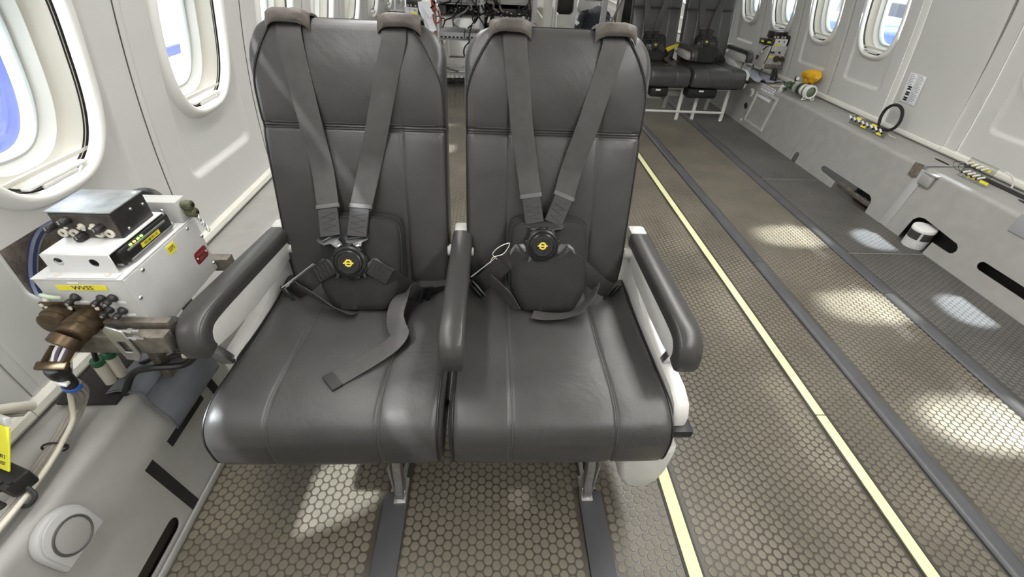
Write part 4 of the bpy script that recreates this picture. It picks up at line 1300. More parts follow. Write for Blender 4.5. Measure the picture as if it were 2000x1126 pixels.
# rails carrying the stack
t = thing('mounting_rails', (-.72, .62, .58), 'worn square metal rails with a clamp under the port instrument stack', 'rail')
MB().box((-.726, .612, .599), (.200, .024, .043), .001).done('rail', RUST, t)
MB().box((-.727, .640, .612), (.190, .016, .036), .001).done('rail', RUST, t)
MB().box((-.735, .900, .585), (.17, .026, .034), .001).done('rail', RUST, t)
c = plate('clamp_plate', [(-.016, .0), (.004, -.004), (.016, .012), (.016, .075), (-.006, .088), (-.016, .078)], [rrect(.016, .030, .002, 2, 0, .035)], .004, lambda u, v, w: (-.698 + u - v * .08, .5955 + w, .566 + v), STEEL, t)
for z, x in ((.640, -.690), (.621, -.690)):
    MB().cyl((x - .02, .598, z), (x + .032, .598, z), .0028, seg=8).done('clamp_rod', STEEL, t)
    MB().cyl((x + .012, .598, z), (x + .020, .598, z), .0055, seg=6).done('nut', ALU, t)
# struts from the rails to the ledge and wall
for x, y in ((-.79, .72), (-.79, .87)):
    MB().bar((x, y, .37), (x, y, .58), .022, .022, .002).done('strut', RUST, t)
t = thing('conduit_elbow', (-.665, .655, .545), 'black corrugated conduit elbow beside the rail ends', 'conduit')
for k in range(9):
    a = k / 8
    p = Vector((-.645 - .02 * a, .655 + .005 * a, .615 - .085 * a))
    MB().lathe([(.011, 0), (.014, .003), (.014, .006), (.011, .009)], p, (-.2, .05, -.9), 14).done('rib', BLKPL, t)
# bits hanging below: labelled tubes, cable loops
for (x, y, z, lab) in ((-.905, .690, .405, 'cream cable marker tube hanging under the bronze connector'), (-.885, .705, .415, 'second cream marker tube with a green collar, nearer the box')):
    t = thing('marker_tube', (x, y, z - .03), lab, 'cable marker')
    MB().cyl((x + .012, y - .006, z + .045), (x - .006, y + .004, z - .030), .012, seg=14).done('sleeve', CREAMW, t)
    MB().cyl((x + .014, y - .007, z + .058), (x + .012, y - .006, z + .044), .0125, seg=14).done('collar', GREENL, t)
    MB().tube([(x + .014, y - .007, z + .056), (x + .03, y - .01, z + .10), (x + .05, y - .03, z + .15), (x + .06, y - .03, z + .19)], .005, 8, sm=4).done('lead', BLKPL, t)
for k, (pts, r, lab) in enumerate((
        ([(-.86, .66, .37), (-.83, .68, .42), (-.78, .68, .44), (-.72, .70, .43), (-.68, .71, .47), (-.66, .70, .52)], .008, 'black cable looping under the rails towards the wall'),
        ([(-.88, .75, .375), (-.82, .74, .41), (-.76, .73, .45), (-.71, .72, .46), (-.67, .70, .50)], .006, 'thinner black cable behind the looping one'),
        ([(-.80, .72, .40), (-.74, .70, .455), (-.70, .69, .475), (-.665, .69, .480)], .007, 'black cable ending in a cream sleeve under the rails'))):
    t = thing('hanging_cable', pts[0], lab, 'cable', 'cables under the port rails')
    MB().tube(pts, r, 8, sm=6).done('core', BLKPL, t)
    if k > 0:
        a, b = Vector(pts[-2]), Vector(pts[-1])
        MB().tube([a.lerp(b, .1), a.lerp(b, .8)], r * 1.35, 10).done('cream_sleeve', CREAMW, t)
t = MB().box((-.925, .76, .3715), (.13, .26, .006), .001).done('ledge_opening_cover', DARKGAP)
tag(t, 'black rubber sheet on the port ledge under the cables', 'mat')
# vinyl flap draped over the ledge edge
def drape(u, v):
    """u along y 0..1, v across from the ledge over the edge 0..1"""
    y = .655 + u * .21 + .004 * sin(v * 9)
    L = v * .235
    if L < .075: x, z = -.898 + L * .86, .374
    elif L < .105:
        a = (L - .075) / .03 * (pi / 2 - .12); x, z = -.8335 + .019 * sin(a) , .374 - .019 * (1 - cos(a))
    else: x, z = -.8145 + (L - .105) * .125, .357 - (L - .105) * .99
    k = noise.noise(Vector((u * 4, v * 4, 2))) * .008 * (1 if v < .45 else .5)
    lift = .020 * max(0, u - .55) * (1 - v)
    return Vector((x + abs(k) * (v > .4), y, z + .002 + (abs(k) + lift) * (v <= .45)))
n1, n2 = 22, 34
m = MB().grid(lambda i, j: drape(i / (n1 - 1), j / (n2 - 1)), n1, n2)
top = list(m.v); nv = len(top)
m.v += [(a + .002, b, c + .0015) for a, b, c in top]
m.f += [tuple(k + nv for k in reversed(f)) for f in m.f]
for i in range(n1 - 1):
    for j in (0, n2 - 1): a = i * n2 + j; m.f.append((a, a + n2, nv + a + n2, nv + a))
for j in range(n2 - 1):
    for i in (0, n1 - 1): a = i * n2 + j; m.f.append((a, a + 1, nv + a + 1, nv + a))
t = thing('vinyl_flap', (-.85, .76, .374), 'grey-blue vinyl cloth flap draped over the port ledge edge', 'cloth')
m.done('cloth', CLOTH, t, 60)
MB().tube([drape(i / 30, .42) + Vector((.003, 0, .0025)) for i in range(31)], .0008, 5).done('seam', STITCH, t)
MB().tube([drape(.02, j / 40) + Vector((.003, 0, .0025)) for j in range(41)], .0012, 5).done('hem', STITCH, t)
# ------------------------------------------------------------------ things on the port dado face
def Lface(y, z, w=0.0): return Vector((-.790 - .131 * z, y, z)) + Vector((.9915, 0, .130)) * (w + .003)
FU = Vector((0, -1, 0)); FV = Vector((-.130, 0, .9915))
def fplate(name, poly, yz, d, mat_, parent, bev=0.0, w=0.0):
    return MB().prism(poly, Lface(yz[0], yz[1], w), Vector((0, 1, 0)), FV, d, bev).done(name, mat_, parent) 
VELC = mat('black_hook_tape', (.012, .012, .012), .9, bump=.6, bump_s=900, bump_d=.001)
for cy, cz, w, h, sk, lab in ((.705, .205, .150, .024, 0, 'long black tape strip on the port dado below the vinyl flap'),
                              (.563, .118, .028, .212, 0, 'upright black tape strip on the port dado between the two slots'),
                              (.826, .195, .026, .090, 0, 'short upright black tape strip on the port dado behind the flap')):
    o = fplate('hook_tape', [(-w / 2, -h / 2), (w / 2, -h / 2), (w / 2, h / 2), (-w / 2, h / 2)], (cy, cz), .0016, VELC, None)
    tag(o, lab, 'tape strip', 'black tape strips on the port dado')
t = thing('air_outlet', (-.83, .37, .31), 'round-shouldered pale grey air outlet on the port dado', 'air outlet')
def dshape(k):
    return [(-.047 * k, -.052 * k), (.047 * k, -.052 * k), (.050 * k, .0)] + [(.050 * k * cos(radians(180 * i / 14)), .004 + .052 * k * sin(radians(180 * i / 14))) for i in range(1, 14)] + [(-.050 * k, .0)]
VENTM = mat('pale_grey_outlet', (.45, .45, .44), .42)
MB().prism(dshape(1.0), Lface(.374, .308), Vector((0, 1, 0)), FV, .020, .005).done('body', VENTM, t)
MB().prism(dshape(.90), Lface(.374, .308, .020), Vector((0, 1, 0)), FV, .004, .0015).done('bezel', VENTM, t)
ring = [Lface(.374, .303, .0255) + Vector((0, 1, 0)) * (.034 * cos(a)) + FV * (.038 * sin(a)) for a in [2 * pi * k / 40 for k in range(40)]]
MB().tube(ring, .0022, 6, closed=True).done('ring', mat('dark_vent_ring', (.07, .07, .07), .5), t)
MB().prism([(.031 * cos(2 * pi * k / 32), .035 * sin(2 * pi * k / 32)) for k in range(32)], Lface(.374, .303, .0245), Vector((0, 1, 0)), FV, .0015, .0004).done('flap_disc', DADO, t)
# yellow port card and its plug at the lower left edge
t = thing('port_card', (-.90, .46, .44), 'bright yellow card reading PORT 2 at the left edge', 'card')
cu, cv = Vector((.80, -.30, .18)).normalized(), Vector((.12, .55, .82)).normalized()
cv = (cv - cu * cv.dot(cu)).normalized()
cc = Vector((-.905, .462, .492))
MB().prism([(-.11, -.040), (.072, -.040), (.072, .038), (-.11, .038)], cc, cu, cv, .003, .0005).done('card', YEL2, t)
text('lettering', 'PORT 2', .0085, cc + cu * .048 - cv * .016 + cu.cross(cv) * .0031, cu, cv, INK, t)
text('lettering', 'MRU237', .0085, cc + cu * .048 - cv * .028 + cu.cross(cv) * .0031, cu, cv, INK, t)
MB().prism([(-.11, .040), (.058, .040), (.058, .052), (-.11, .052)], cc - cu.cross(cv) * .006, cu, cv, .008, .001).done('card_rail', BOXGREY, t)
t = thing('black_plug', (-.87, .43, .40), 'black ridged cable plug below the yellow card', 'plug')
MB().box((-.888, .428, .425), (.080, .040, .036), .006, Matrix.Rotation(-.35, 3, 'Z')).done('body', BLKPL, t)
for k in range(4): MB().box((-.905 + k * .016, .408, .432), (.007, .006, .030), .001, Matrix.Rotation(-.35, 3, 'Z')).done('rib', BLKPL, t)
MB().tube([(-.852, .415, .415), (-.838, .405, .402), (-.845, .392, .392), (-.862, .390, .395)], .004, 8, sm=5).done('strap', BLKPL, t)
MB().box((-.905, .395, .392), (.05, .014, .014), .003, Matrix.Rotation(-.35, 3, 'Z')).done('latch', BLKPL, t)
# cream sleeved cable end on the trim
t = thing('sleeved_cable', (-.99, .53, .45), 'cream sleeved cable end resting on the wall trim', 'cable')
MB().tube([(-.985, .50, .52), (-.978, .525, .490), (-.972, .560, .455), (-.972, .585, .428)], .011, 10, sm=5).done('sleeve', CREAMW, t)
MB().tube([(-1.0, .48, .56), (-.990, .50, .53), (-.985, .51, .512)], .008, 8, sm=4).done('cable', BLKPL, t)
for k in range(3): MB().tube([(-.990, .505 + .008 * k, .500), (-.975, .535 + .008 * k, .462), (-.965, .560 + .006 * k, .432)], .003, 6, sm=4).done('wire', LOOM, t)
# ------------------------------------------------------------------ second pair of seats further aft, starboard side
seat2 = copy_tree(seat1)
seat2.location = Vector(seat1.location) + Vector((1.885, 3.60, 0))
seat2['label'] = 'rear pair of joined black leather seats on white tubular legs by the starboard wall'
for ch in list(seat2.children):
    nm = ch.name.split('.')[0]
    if nm in ('leg', 'brace', 'tie_clip', 'lock_tab', 'cross_tube'):
        for g in list(ch.children): bpy.data.objects.remove(g)
        bpy.data.objects.remove(ch)
    elif nm == 'end_shroud':
        bpy.data.objects.remove([c for c in ch.children if c.name.startswith('lower_shroud')][0]) if any(c.name.startswith('lower_shroud') for c in ch.children) else None
TUBEW = mat('white_tube_paint', (.62, .62, .58), .4)
for x in (1.79, 1.945, 2.235):
    L = MB().bar((x, 4.22, .0), (x + .01, 4.26, .285), .024, .030, .003).done('leg', TUBEW, seat2)
    MB().lathe([(.016, 0), (.014, .012), (.008, .02)], (x, 4.22, 0), (0, 0, 1), 12).done('foot', ALU, L)
    MB().cyl((x - .014, 4.225, .05), (x + .014, 4.225, .05), .006, seg=8).done('bolt', DARKGAP, L)
    MB().bar((x, 4.60, .0), (x + .01, 4.56, .285), .024, .030, .003).done('leg', TUBEW, seat2)
MB().cyl((1.30, 4.225, .075), (2.24, 4.225, .075), .012, seg=12).done('stretcher', TUBEW, seat2)
MB().cyl((1.30, 4.27, .275), (2.24, 4.27, .275), .016, seg=12).done('cross_tube', TUBEW, seat2)
MB().box((1.80, 4.40, .20), (.60, .03, .05), .004).done('baggage_bar', TUBEW, seat2)
for x0, x1 in ((1.45, 1.62), (1.80, 2.08)):
    MB().box(((x0 + x1) / 2, 4.24, .262), (x1 - x0, .22, .085), .022).done('vest_pouch', mat('black_pouch', (.01, .01, .01), .7), seat2)
    MB().box(((x0 + x1) / 2 - .02, 4.125, .285), (.045, .004, .014), .001).done('pouch_tab', WHITE, seat2)
hs = [o for o in bpy.data.objects if o.name.startswith('seat_harness')]
for src, lab in ((hs[0], 'black harness hanging on the inboard rear seat, beside the yellow tag'), (hs[1], 'black harness hanging on the outboard rear seat by the wall')):
    c = copy_tree(src); c.location = Vector(src.location) + Vector((1.885, 3.60, 0))
    c['label'] = lab; c['group'] = 'harnesses on the rear seat pair'
t = MB().ribbon([(1.64, 4.52, .545), (1.69, 4.50, .575), (1.745, 4.50, .595)], [(.3, -.5, .8)] * 3, .045, .002, 4).done('yellow_tag', YEL)
tag(t, 'bright yellow tag sticking out beside the rear harness', 'tag')

# ------------------------------------------------------------------ things along the starboard wall
t = thing('vent_drum', (2.42, 1.985, 0), 'white drum with dark mesh windows on the floor against the starboard dado', 'vent drum')
DR = .054
def darc(r, a0, a1, z0, z1, n=18, th=.003):
    m = MB(); vs = []
    for rr in (r, r + th):
        for z in (z0, z1):
            vs += [(2.42 + rr * cos(a0 + (a1 - a0) * k / n), 1.985 + rr * sin(a0 + (a1 - a0) * k / n), z) for k in range(n + 1)]
    K = n + 1; fs = []
    for k in range(n):
        fs += [(k, k + 1, K + k + 1, K + k), (2 * K + k, 2 * K + k + 1, 3 * K + k + 1, 3 * K + k), (K + k, K + k + 1, 3 * K + k + 1, 3 * K + k), (k, k + 1, 2 * K + k + 1, 2 * K + k)]
    fs += [(0, K, 3 * K, 2 * K), (n, K + n, 3 * K + n, 2 * K + n)]
    return m.add(vs, fs)
DRUM = mat('pale_grey_drum', (.50, .50, .49), .5, noise_s=40, noise_a=.08)
MB().lathe([(DR + .001, .002), (DR + .001, .050), (DR, .052), (DR, .104), (0, .104)], (2.42, 1.985, 0), (0, 0, 1), 40, False).done('body', DRUM, t)
MB().lathe([(DR + .002, .100), (DR + .003, .104), (DR + .003, .118), (DR, .122), (0, .123)], (2.42, 1.985, 0), (0, 0, 1), 40, False).done('cap', WHITE, t)
MESHM = mat('dark_wire_mesh', (.05, .045, .04), .6, bump=1.0, bump_s=900, bump_d=.003)
for a0, a1 in ((radians(150), radians(222)), (radians(234), radians(306))):
    darc(DR - .001, a0, a1, .056, .098).done('mesh_window', MESHM, t)
MB().lathe([(.002, 0), (.002, .002), (0, .002)], (2.40, 1.935, .028), (-.2, -1, 0), 8, False).done('screw', INK, t)
# clear terminal strips on the ledge
def terminal_strip(name, o, u, v, L, Hh, n, label, rows):
    o, u, v = Vector(o), Vector(u).normalized(), Vector(v).normalized()
    nn = u.cross(v)
    t = thing(name, o, label, 'terminal strip')
    MB().prism([(0, 0), (L, 0), (L, Hh), (0, Hh)], o, u, v, .003, .001).done('clear_plate', CLEARP, t)
    for row, (v0, k0, k1) in enumerate(rows):
        for k in range(n):
            a = L * (k0 + (k1 - k0) * k / (n - 1))
            p = o + u * a + v * v0 + nn * .012
            d = (v * .5 + u * .7).normalized() if len(rows) > 1 else (v * .45 - u * .9).normalized()
            q = MB().cyl(p, p + d * .030, .0055, seg=10).done('connector', WHITE, t)
            MB().cyl(p - d * .010, p, .0060, seg=10).done('connector_nut', BLKPL if len(rows) == 1 else BRASS, q)
    for k in range(4):
        MB().prism([(0, 0), (.045, 0), (.045, .014), (0, .014)], o + u * (L * (.12 + .22 * k)) + v * (Hh * (.12 if k % 2 else .66)) + nn * .0035, u, v, .0008, 0).done('yellow_label', YEL, t)
    return t
terminal_strip('terminal_strip', (2.525, 3.01, .374), (.02, -1, .0), (.30, 0, 1), .335, .058, 8, 'clear strip with a row of small white connectors beside the black cable ring', ((.026, .04, .90),))
terminal_strip('terminal_strip', (2.535, 2.115, .374), (.02, -1, .0), (.12, 0, 1), .155, .100, 4, 'smoky clear plate with two rows of white connectors nearest the right edge', ((.066, .08, .62), (.026, .18, .72)))
t = thing('loose_leads', (2.54, 2.14, .40), 'thin dark leads looping out of the smoky connector plate', 'wire')
for k in range(3):
    MB().tube([(2.54, 2.10 - .03 * k, .432), (2.53, 2.135 - .03 * k, .442), (2.525, 2.165 - .035 * k, .420), (2.53, 2.140 - .03 * k, .398), (2.535, 2.09 - .03 * k, .396)], .0014, 5, sm=6).done('lead', BLKPL, t)
MB().tube([(2.60, 1.965, .455), (2.63, 1.95, .440), (2.655, 1.94, .405), (2.66, 1.935, .385)], .004, 6, sm=5).done('white_lead', WHITE, t)
t = thing('cable_ring', (2.62, 2.81, .375), 'black braided cable bent into an upright ring on the starboard ledge', 'cable')
ring = [(2.625, 2.865, .378), (2.625, 2.872, .415), (2.625, 2.885, .455), (2.625, 2.880, .500), (2.627, 2.850, .535), (2.63, 2.810, .546), (2.63, 2.765, .532), (2.63, 2.738, .495), (2.628, 2.730, .455), (2.625, 2.745, .418), (2.622, 2.785, .395), (2.618, 2.835, .388)]
MB().tube(ring, .0095, 10, sm=6).done('cable', mat('black_braid', (.012, .011, .011), .55, bump=1, bump_s=300, bump_d=.004), t)
MB().box((2.62, 2.862, .384), (.03, .03, .018), .003).done('gland', BLKPL, t)
MB().tube([(2.615, 2.74, .382), (2.60, 2.70, .384), (2.605, 2.665, .386)], .003, 6, sm=4).done('white_tail', WHITE, t)
# placard of two paper strips on the wall panel
t = thing('wall_placard', (2.68, 2.82, .56), 'two white instruction strips with small black pictures on the plain wall panel', 'placard')
up = Vector((XR(.73) - XR(.56), 0, .17)).normalized()
GREYI = mat('grey_print', (.35, .35, .37), .6)
for k, (ya, w) in enumerate(((2.884, .062), (2.818, .062))):
    o = Vector((XR(.56) - .0155, ya, .560))
    st = MB().prism([(0, 0), (w, 0), (w, .170), (0, .170)], o, (0, -1, 0), up, .0022, .0004).done('strip', PAPER, t)
    nn = Vector((0, -1, 0)).cross(up)
    for j in range(16):
        h = .160 - j * .0095
        if k == 0 and h < .095: break
        MB().prism([(.008, 0), (.008 + .046 * (.6 + .4 * ((j * 7) % 5) / 4), 0), (.008 + .046 * (.6 + .4 * ((j * 7) % 5) / 4), .0035), (.008, .0035)], o + up * h + nn * .0023, (0, -1, 0), up, .0003, 0).done('printed_line', GREYI, st)
    if k == 0:
        for j, h in enumerate((.075, .043, .011)):
            for a in (0, .5):
                MB().prism([(.024, 0), (.056, 0), (.056, .009), (.024, .009)], o + up * (h + a * .026) + nn * .0023, (0, -1, 0), up, .0003, 0).done('picture', INK, st)
            MB().prism([(.036, .008), (.046, .008), (.046, .014), (.036, .014)], o + up * h + nn * .0023, (0, -1, 0), up, .0003, 0).done('picture', INK, st)
# green cylinder in its white holder
t = thing('gas_cylinder', (2.555, 3.72, .37), 'green portable gas cylinder lying in a white holder on the starboard ledge', 'gas cylinder')
ax = Vector((-.06, 1, -.02)).normalized(); c0 = Vector((2.565, 3.585, .432))
R_ = .043
MB().lathe([(0, -.012), (R_ * .5, -.010), (R_ * .85, 0), (R_, .016), (R_, .165), (R_ * .85, .19), (R_ * .5, .21), (.014, .22), (.014, .235)], c0, ax, 28).done('bottle', mat('sage_green_paint', (.12, .17, .10), .35), t)
for a, b, m in ((.055, .085, WHITE), (.100, .118, BLKPL), (.135, .175, mat('silver_label', (.55, .55, .55), .3, .4))):
    MB().lathe([(R_ + .001, a), (R_ + .001, b), (R_, b), (R_, a)], c0, ax, 28, False).done('band', m, t)
MB().lathe([(R_ * .86, -.006), (R_ * 1.10, -.010), (R_ * 1.20, 0), (R_ * 1.20, .028), (R_ * 1.04, .030), (R_ * 1.02, .004), (R_ * .86, -.002)], c0, ax, 32, False).done('holder_ring', WHITE, t)
for s in (-1, 1):
    q = MB().tube([c0 + Vector((s * .040, -.002, -.030)), c0 + Vector((s * .050, -.002, -.056)), c0 + Vector((s * .020, -.002, -.056)), c0 + Vector((s * .026, -.002, -.040))], .004, 6).done('holder_leg', WHITE, t)
vb = c0 + ax * .235
MB().box(vb, (.040, .040, .050), .008).done('valve_body', GREENB, t)
g = MB().lathe([(.018, 0), (.020, .004), (.020, .016), (0, .016)], vb + Vector((-.005, -.02, .058)), (0, -1, .35), 20, False).done('gauge', BLKPL, t)
MB().lathe([(.016, .0), (0, .0)], vb + Vector((-.005, -.0365, .064)), (0, -1, .35), 20, False).done('gauge_face', WHITE, g)
MB().cyl(vb + Vector((0, 0, .02)), vb + Vector((-.004, -.012, .062)), .005, seg=8).done('gauge_stem', ALU, t)
MB().cyl(vb, vb + Vector((-.030, .055, -.01)), .011, seg=12).done('outlet', CHROME, t)
for k in range(5):
    a = k * 1.2
    MB().tube([vb + Vector((.02 * cos(a), 0, .02 * sin(a))), vb + Vector((-.045 + .02 * cos(a), .02, .035 * sin(a) - .01)), vb + Vector((-.03, .01 + .02 * k, -.045))], .005, 6, sm=5).done('green_hose', GREENB, t)
# yellow fabric pouch
t = thing('yellow_pouch', (2.63, 3.75, .46), 'crumpled bright yellow fabric pouch above the green cylinder', 'pouch')
def blob(i, j, nu=28, nv=16):
    a = 2 * pi * i / nu; b = pi * j / (nv - 1)
    d = Vector((sin(b) * cos(a) * .042, sin(b) * sin(a) * .092, cos(b) * .048))
    k = 1 + .55 * noise.noise(d * 20 + Vector((3, 1, 2))) + .22 * noise.noise(d * 55)
    return Vector((2.635, 3.765, .512)) + Matrix.Rotation(-.22, 3, 'X') @ (d * k)
MB().grid(lambda i, j: blob(i, j), 28, 16, cu=True).done('fabric', YELBAG, t, 45)
MB().box((2.60, 3.72, .463), (.05, .03, .012), .004).done('strap', mat('red_brown_strap', (.3, .06, .02), .6), t)
# instruction card propped on the dado
t = thing('instruction_card', (2.455, 3.99, .27), 'white instruction card with a dark border standing on the far starboard dado', 'card')
fv = Vector((.135, 0, 1)).normalized(); fo = Vector((2.449 - .004, 4.112, .268)); fn_ = Vector((0, -1, 0)).cross(fv)
MB().prism([(0, 0), (.235, 0), (.235, .108), (0, .108)], fo, (0, -1, 0), fv, .003, .0005).done('card', PAPER, t)
DRED = mat('dark_red_border', (.12, .03, .03), .6)
for (a, b, c, d) in ((.005, .025, .230, .029), (.005, .098, .230, .102), (.005, .075, .230, .078), (.005, .025, .009, .102), (.226, .025, .230, .102)):
    MB().prism([(a, b), (c, b), (c, d), (a, d)], fo + fn_ * .0031, (0, -1, 0), fv, .0003, 0).done('border_line', DRED, t)
for k in range(4):
    MB().prism([(.045 + .042 * k, .036), (.058 + .042 * k, .034), (.064 + .042 * k, .052), (.054 + .042 * k, .068), (.044 + .042 * k, .060), (.050 + .042 * k, .050)], fo + fn_ * .0031, (0, -1, 0), fv, .0003, 0).done('figure', INK, t)
MB().prism([(.196, .034), (.222, .034), (.222, .060), (.205, .068), (.196, .056)], fo + fn_ * .0031, (0, -1, 0), fv, .0003, 0).done('figure', DRED, t)
MB().prism([(.008, .080), (.21, .080), (.21, .095), (.008, .095)], fo + fn_ * .0031, (0, -1, 0), fv, .0003, 0).done('heading_bar', mat('pale_print', (.55, .55, .58), .6), t)
t = MB().box((2.49, 3.86, .39), (.03, .02, .06), .003, Matrix.Rotation(.3, 3, 'X')).done('white_peg', WHITE)
tag(t, 'small white wedge clip beside the instruction card', 'clip')
MBc = MB().box((2.55, 4.05, .3705), (.10, .05, .0015)).done('paper_note', mat('cream_note', (.70, .66, .45), .7))
tag(MBc, 'small cream note lying on the far starboard ledge', 'note')

# ------------------------------------------------------------------ more instrument stacks further aft
def far_stack(bx, by, bz, s, tagtxt, grp):
    """bx = inboard face x, s = direction outboard (+1 starboard, -1 port)"""
    t = thing('instrument_box', (bx + s * .08, by + .11, bz), 'grey instrument box with fuse posts ' + tagtxt, 'instrument', grp)
    MB().box((bx + s * .085, by + .11, bz + .09), (.170, .22, .18), .003).done('case', BOXGREY, t)
    MB().box((bx + s * .085, by + .11, bz + .1815), (.172, .222, .003), .001).done('lid', MATS['pale_box_lid'], t)
    for dx, dz in ((.035, .135), (.055, .135), (.110, .135)): fuse((bx + s * dx, by, bz + dz), t)
    MB().box((bx + s * .045, by - .0005, bz + .100), (.055, .001, .016)).done('yellow_label', YEL, t)
    cannon((bx + s * .100, by, bz + .085), t, .030, .022); cannon((bx + s * .152, by, bz + .085), t, .026, .018)
    MB().box((bx - s * .0015, by + .14, bz + .07), (.002, .045, .035), .0005).done('warning_plate', REDP, t)
    MB().box((bx + s * .10, by - .01, bz + .02), (.16, .02, .035), .002).done('rail', RUST, t)
    MB().tube([(bx + s * .03, by - .006, bz + .03), (bx + s * .02, by - .03, bz + .06), (bx + s * .05, by - .035, bz + .09), (bx + s * .075, by - .02, bz + .06), (bx + s * .06, by - .01, bz + .02)], .003, 6, sm=5).done('wire_loop', DADO, t)
    t = thing('mounting_bracket', (bx + s * .09, by + .08, bz + .183), 'pale bracket with two holes on the instrument box ' + tagtxt, 'bracket', grp)
    MB().box((bx + s * .095, by + .075, bz + .238), (.115, .14, .003), .001).done('top_plate', BOXWHITE, t)
    plate('front_plate', [(-.057, 0), (.057, 0), (.057, .053), (-.057, .053)], [circ(.007, 14, -.02, .036), circ(.007, 14, .028, .036)], .0025, lambda u, v, w: (bx + s * .095 + u, by + .006 + w, bz + .1845 + v), BOXWHITE, t)
    MB().box((bx + s * .095, by + .143, bz + .21), (.115, .0025, .053)).done('rear_plate', BOXWHITE, t)
    MB().box((bx + s * .075, by + .0035, bz + .196), (.060, .001, .014)).done('yellow_label', YEL, t)
    t = thing('audio_panel', (bx + s * .08, by + .06, bz + .24), 'black audio jack panel on the stack ' + tagtxt, 'audio panel', grp)
    MB().box((bx + s * .075, by + .075, bz + .267), (.125, .11, .053), .002).done('case', BLKBOX, t)
    for k in range(4): jack((bx + s * (.030 + .028 * k + (.012 if k > 1 else 0)), by + .0195, bz + .253), t, r=.008)
    for k in range(3): knob((bx + s * (.04 + .035 * k), by + .020, bz + .278), (0, -1, 0), t, .006, .012)
    t = thing('network_switch', (bx + s * .01, by + .09, bz + .184), 'black network switch with a yellow label on the stack ' + tagtxt, 'network switch', grp)
    MB().box((bx + s * .008, by + .11, bz + .206), (.050, .13, .042), .003).done('case', BLKPL, t)
    MB().box((bx - s * .018, by + .115, bz + .207), (.001, .050, .016)).done('yellow_label', YEL, t)
    MB().box((bx + s * .01, by + .0445, bz + .207), (.035, .001, .014)).done('yellow_label', YEL, t)
    t = thing('signal_lead', (bx - s * .02, by + .02, bz + .15), 'black lead with a pale plug on the stack ' + tagtxt, 'cable', grp)
    MB().tube([(bx + s * .02, by - .004, bz + .19), (bx - s * .004, by + .03, bz + .175), (bx - s * .006, by + .08, bz + .14)], .005, 7, sm=5).done('lead', BLKPL, t)
    MB().box((bx - s * .010, by + .09, bz + .125), (.012, .03, .022), .003).done('plug', CREAMW, t)
    MB().tube([(bx + s * .02, by - .004, bz + .18), (bx + s * .012, by - .012, bz + .10), (bx + s * .000, by - .012, bz + .04)], .004, 7, sm=5).done('drop_lead', BLKPL, t)
far_stack(2.505, 4.30, .462, 1, 'by the starboard wall', 'starboard stack')
MB().box((XR(.69) - .004, 4.40, .69), (.006, .17, .075)).done('wall_cutout', mat('dark_brown_recess', (.05, .025, .015), .8, noise_s=20, noise_a=.5), wall_r)
for (x, y, z0) in ((2.53, 4.33, .37), (2.64, 4.33, .37), (2.53, 4.50, .37)):
    o = MB().bar((x, y, z0), (x, y, .462), .014, .014, .002).done('stand_post', RUST)
    tag(o, 'short metal post under the starboard instrument box, ' + ('near inboard corner' if (x, y) == (2.53, 4.33) else 'near wall corner' if y < 4.4 else 'far inboard corner'), 'post', 'posts under the starboard box')
t = thing('paper_wrap', (2.50, 4.38, .38), 'crumpled blue-grey cloth under the starboard instrument box', 'cloth')
def wrapf(i, j):
    u, v = i / 23, j / 17
    x = 2.42 + .24 * u; y = 4.14 + .42 * v
    z = .378 + .045 * max(0, noise.noise(Vector((x * 14, y * 9, 1)))) + .05 * (v > .35) * (.5 + .5 * noise.noise(Vector((x * 8, y * 8, 4)))) * (1 - abs(u - .5))
    return Vector((x, y, z))
m = MB().grid(wrapf, 24, 18); m.done('cloth', mat('pale_blue_cloth', (.42, .44, .52), .75), t, 50)
t = thing('black_strap_bundle', (2.62, 4.22, .375), 'black strap bundle hanging below the starboard instrument box', 'strap')
MB().tube([(2.615, 4.27, .47), (2.61, 4.24, .43), (2.585, 4.22, .395), (2.60, 4.20, .385)], .014, 8, sm=5).done('strap', BLKPL, t)
MB().tube([(2.62, 4.25, .46), (2.63, 4.22, .41), (2.61, 4.19, .385)], .010, 8, sm=5).done('strap', BLKPL, t)
far_stack(-.645, 4.60, .545, -1, 'under the hanging papers', 'port aft stack')
t = thing('tall_stand', (-.73, 4.72, .36), 'dark metal stand carrying the aft port instrument box', 'stand')
for dx in (0, -.14):
    for dy in (0, .18): MB().bar((-.665 + dx, 4.62 + dy, .37), (-.665 + dx, 4.62 + dy, .545), .016, .016, .002).done('post', RUST, t)
t = thing('audio_panel', (-.87, 4.60, .66), 'black jack panel with pale sockets just left of the aft port box', 'audio panel')
MB().box((-.875, 4.66, .715), (.150, .12, .072), .002).done('case', BLKBOX, t)
for k in range(4): jack((-.93 + .034 * k + (.012 if k > 1 else 0), 4.5995, .700), t, r=.011)
for k in range(3): MB().box((-.915 + .04 * k, 4.595, .728), (.010, .010, .016), .002).done('switch', CREAMW, t)
MB().box((-.875, 4.655, .7525), (.156, .125, .003), .001).done('lid', ALU, t)
t = MB().bar((-.875, 4.66, .37), (-.875, 4.66, .679), .03, .03, .003).done('stand_post', RUST)
tag(t, 'metal post under the aft port jack panel', 'post')
t = thing('hanging_papers', (-.58, 4.58, .60), 'crumpled white paper sheets hanging by the aft port instrument box', 'paper')
